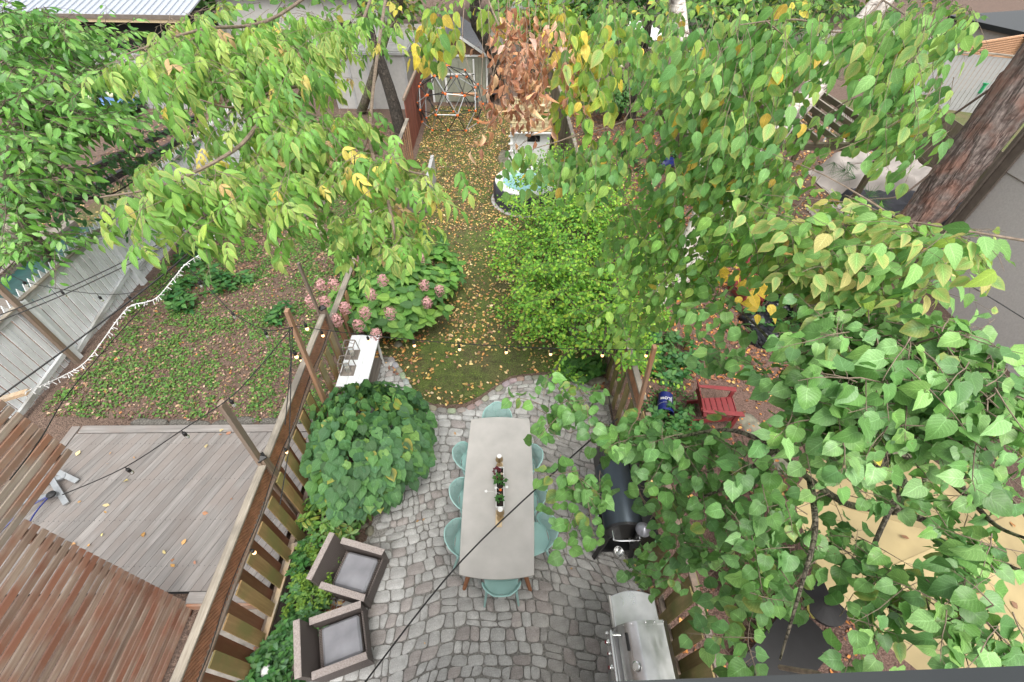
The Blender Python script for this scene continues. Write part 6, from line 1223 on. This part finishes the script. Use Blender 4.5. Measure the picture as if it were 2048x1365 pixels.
he3 = [(1530, 960, 70, 46, 2.6, .2), (1470, 900, 40, 40, 2.8, .2), (1570, 1060, 100, 60, 2.7, .3, .9), (1480, 1120, 60, 60, 3., .3, .7), (1540, 1180, 70, 40, 2.5, .2), (1440, 1240, 46, 50, 2.9, .2, .7), (1490, 1300, 60, 36, 2.4, .2), (1560, 1130, 60, 40, 2.7, .2), (1700, 1090, 70, 40, 2.6, .2, .8), (1660, 1150, 60, 40, 2.7, .2, .5), (1720, 1260, 60, 46, 2.3, .2, .8), (1650, 1240, 40, 36, 2.4, .2, .4), (1830, 1180, 80, 40, 2.3, .2, .9), (1900, 1090, 46, 40, 2.5, .2), (1980, 1120, 60, 60, 2.2, .15), (1930, 1210, 80, 36, 2.1, .15), (2000, 1240, 50, 50, 2., .15), (1880, 1240, 60, 30, 2.2, .15), (1990, 960, 50, 50, 2.4, .2, .9), (1880, 940, 40, 24, 3., .2, .4), (1680, 1000, 46, 34, 2.6, .2, .8), (1600, 990, 40, 30, 2.6, .2, .8), (1760, 1140, 60, 30, 2.5, .15, .8), (1820, 1030, 20, 20, 2.6, .1, .6), (1650, 1310, 20, 14, 2.4, .1, .5), (1900, 1150, 46, 40, 2.4, .2, .7)]
hcol = [(.14, .31, .085), (.19, .38, .11), (.25, .45, .15), (.1, .23, .06), (.5, .45, .08)]
tree_twigs(blob_seeds(he, 18), L, TW, 'flat', .096, hcol, [3, 4, 4, 2, .06], .04, .26, 6, BR, r=.003, connect=.04, flat=.55)
tree_twigs(blob_seeds(he2, 16), L, TW, 'flat', .105, [(.13, .29, .075), (.17, .35, .1), (.095, .22, .06)], [4, 4, 2], .05, .26, 6, BR, r=.003, connect=.03, flat=.55)
tree_twigs(blob_seeds(he3, 8), L, TW, 'flat', .104, hcol, [5, 4, 2, 4, .08], .05, .26, 6, BR, r=.003, connect=.06, flat=.55)
plant(L, HEART, LEAF, t, single=298); o = TW.build('twigs', M['twig'], t, mx=Matrix.Translation(-t.location)); o['kind'] = 'stuff'
o = tag(MB().tube(spline([D(1560, 1335, 1.5), D(1600, 1342, 1.4), D(1640, 1350, 1.3), D(1650, 1372, 1.2)], 5), .008, 7).build('twig', M['twig']), 'bare reddish twig resting above the gutter at the bottom edge', 'twig')
# --- pine
t = thing('pine_tree', 'big pine trunk with reddish scaly bark at the right edge', 'tree', loc=(9.42, 8.72, 0))
bm = bmesh.new(); nz_, na = 150, 72; R_ = .39; vs = []
for j in range(nz_ + 1):
    z_ = 9.5 * j / nz_
    for i in range(na):
        a_ = 2 * PI * i / na; p = Vector((math.cos(a_), math.sin(a_), 0)); q = Vector((p.x * 2.2, p.y * 2.2, z_ * .9)); cell = noise.cell(Vector((p.x * 5 + noise.noise(q) * 1.2, p.y * 5 + noise.noise(q * 1.3) * 1.2, z_ * 2.6 + noise.noise(q * 2))))
        r_ = R_ * (1 + .25 * math.exp(-z_ * 1.6)) * (1 - z_ * .012) + .035 * noise.noise(q * 1.5) + .022 * cell + .02 * noise.noise(q * 5); vs.append((p.x * r_, p.y * r_, z_))
me = bpy.data.meshes.new('trunk'); me.from_pydata(vs, [], [(j * na + i, j * na + (i + 1) % na, (j + 1) * na + (i + 1) % na, (j + 1) * na + i) for j in range(nz_) for i in range(na)]); me.update(); me.polygons.foreach_set('use_smooth', [True] * len(me.polygons))
link('trunk', me, M['pinebark'], t)
L = Leaves(); BRN = MB(); nc = [(.045, .11, .04), (.06, .14, .05), (.035, .085, .035), (.3, .17, .06)]
def needles(L, p, d, n, s, cols, w): 
    for _ in range(n): L.add(p, (d + rdir() * .75), rdir(), s * random.uniform(.7, 1.1), rc(cols, w))
for b in [(1720, 110, 60, 30, 9, .6, .5), (1700, 160, 40, 30, 9, .5, .5), (1650, 220, 50, 24, 9.5, .5, .4), (1690, 340, 40, 40, 8, .5), (1720, 400, 60, 26, 8, .5), (1740, 420, 40, 20, 7.6, .4), (1680, 300, 30, 40, 8.4, .4, .7), (1640, 240, 60, 30, 9.5, .5, .5)]:
    for p, _ in blob_seeds([b], 9): needles(L, p, (rdir() + DOWN * .3).normalized(), 30, .26, nc, [4, 4, 3, 1 if b[1] < 200 else .3])
for pts in ([Vector((9.3, 8.6, 4.2)), D(1820, 380, 9.5), D(1740, 400, 8), D(1690, 420, 7.8)], [Vector((9.3, 8.7, 5)), D(1800, 300, 9.5), D(1700, 330, 8.2)], [D(1800, 170, 9.5), D(1700, 200, 9.3), D(1640, 240, 9.5)]): trunk(t, pts, [.03, .02, .012, .006], M['twigd'], 'branch', 5)
THIN = [leaf_tpl([(0, 0, .012), (1, 1, .006)], 0, .1)]
plant(L, THIN, LEAFM, t, 'needles')
# --- background trunks and trees
t = thing('dark_trunk_tree', 'crooked dark trunked tree leaning over the sage shed roof', 'tree', loc=(-.2, 22.3, 0)); BR = [trunk(t, [Vector((-.2, 22.3, 0)), yd_ if False else Vector((-.1, 21.2, 1.3)), Vector((-.5, 20.6, 2.4)), Vector((-.95, 20.3, 3.2)), Vector((-.9, 20.2, 4.2)), Vector((-1.3, 20.5, 6))], [.3, .26, .24, .2, .2, .15], M['barkdark'], 'trunk', 12, .04)]; TW = MB(); L = Leaves()
for k in range(7): d = rdir(); d.z = abs(d.z) + .3; trunk(t, [Vector((-1., 20.4, 4.3)), Vector((-1., 20.4, 4.3)) + d * 1.5, Vector((-1, 20.4, 4.6)) + d * 2.8], [.08, .05, .02], M['barkdark'], 'branch', 6)
mp = [(930, 4, 90, 12, 9, .8), (1080, 5, 90, 22, 9, .8), (1230, 40, 80, 60, 9, .8), (1290, 110, 50, 60, 9, .6, .6), (780, 20, 90, 34, 9, .8), (820, 90, 30, 40, 10, .5, .5), (620, 5, 140, 16, 9, .8), (480, 5, 90, 12, 9, .8), (1400, 10, 200, 26, 10, 1), (1620, 10, 160, 30, 10, 1), (1880, 10, 90, 26, 10, 1), (1560, 90, 120, 70, 11, 1, .5)]
tree_twigs(blob_seeds(mp, 16), L, TW, 'flat', .19, [(.12, .27, .05), (.2, .36, .06), (.08, .2, .04), (.5, .45, .07)], [5, 3, 4, .8], .2, .7, 8, None, r=.006, ecol=(.5, .5, .1), flat=.8); TW.build('twigs', M['twigd'], t, mx=Matrix.Translation(-t.location))['kind'] = 'stuff'
ellipsoid_leaves(L, (-1, 22, 5.6), (3.2, 2.4, 1.6), 2600, .22, [(.1, .22, .05), (.2, .32, .06), (.06, .15, .04), (.45, .38, .06)], [4, 3, 3, 1], shell=.3); plant(L, OVATE, LEAFM, t)
t = thing('leaning_trunk_tree', 'thick brown trunk leaning behind the red slatted fence', 'tree', loc=(-3.7, 17.2, 0)); trunk(t, [Vector((-3.7, 17.2, 0)), Vector((-4.05, 17.9, 1.6)), Vector((-4.5, 18.4, 3.1)), Vector((-4.8, 19, 5.5))], [.24, .2, .19, .14], M['barkdark'], 'trunk', 10, .03)
L = Leaves(); ellipsoid_leaves(L, (-4.7, 19.5, 5.2), (3.2, 2.2, 1.4), 1700, .2, [(.1, .22, .05), (.2, .32, .06), (.06, .15, .04), (.45, .38, .06)], [4, 3, 3, 1], shell=.3); plant(L, OVATE, LEAFM, t)
t = thing('slender_tree', 'slender dark trunk standing in the bright green shrub', 'tree', loc=(4.1, 15, 0)); trunk(t, [Vector((3.6, 13.3, 0)), Vector((3.55, 12.6, 1.7)), Vector((3.4, 12.2, 3.1)), Vector((3.3, 12, 5.2)), Vector((3.2, 12, 8))], [.13, .12, .11, .1, .08], M['barkdark'], 'trunk', 10, .02)
L = Leaves(); ellipsoid_leaves(L, (4., 14.5, 5.6), (2.4, 2., 1.2), 1300, .17, [(.1, .24, .05), (.14, .3, .06), (.06, .15, .04)], shell=.3); plant(L, OVATE, LEAFM, t)
for i, (x, y, h, w, n_, s_, cols, l) in enumerate([(-14, 30, 5, 5, 2500, .4, [(.06, .16, .04), (.1, .22, .05)], 'green tree behind the metal roofed shed'), (-6.5, 27.5, 5, 3.6, 2200, .35, [(.1, .2, .04), (.3, .3, .06), (.06, .14, .03)], 'yellowing green tree behind the pale shed'), (-11, 34, 7, 6, 3500, .5, [(.07, .17, .04), (.14, .24, .05)], 'tall green tree behind the pale house'), (4, 37, 7, 7, 4500, .5, [(.1, .22, .04), (.2, .3, .06)], 'wide pale green tree on the horizon beyond the alley'), (21, 40, 8, 7, 4500, .6, [(.06, .15, .04), (.12, .22, .05)], 'tall tree beyond the alley at the upper right'), (-28, 36, 8, 8, 4500, .6, [(.05, .13, .03), (.09, .18, .05)], 'tall dark tree beyond the metal roofed shed'), (1.5, 26.5, 4.2, 3.2, 2200, .3, [(.12, .26, .04), (.2, .34, .05), (.4, .36, .05)], 'bright yellow green tree beyond the sage shed'),
        (6, 27, 5.2, 3., 2400, .3, [(.04, .11, .03), (.07, .17, .04)], 'dark green tree beyond the back fence'), (11, 26, 5, 3.4, 2400, .34, [(.05, .13, .035), (.09, .2, .05)], 'green tree far behind the birch trunks'), (17, 31, 6, 5, 2600, .42, [(.05, .13, .03), (.1, .22, .05)], 'large green tree at the top right distance'), (9.5, 18.5, 2.6, 2., 1800, .2, [(.03, .09, .03), (.05, .13, .04)], 'dark evergreen bush behind the pergola'), (4.8, 19.5, 1.6, 1.6, 1500, .16, [(.06, .17, .04), (.09, .22, .05)], 'leafy green bush in the far end of the red soil yard')]):
    t = thing('background_tree', l, 'tree', loc=(x, y, 0)); trunk(t, [Vector((x, y, 0)), Vector((x + .2, y, h * .6)), Vector((x, y + .2, h))], [.2, .15, .08], M['barkdark'])
    L = Leaves()
    for k in range(5): d = rdir(); ellipsoid_leaves(L, (x + d.x * w * .55, y + d.y * w * .4, h * .34 + abs(d.z) * h * .2), (w * .62, w * .55, h * .36), n_ // 5, s_, cols, shell=.5, edge=.1, ecol=(.5, .45, .08), flat=.8)
    plant(L, OVATE, LEAFM, t)
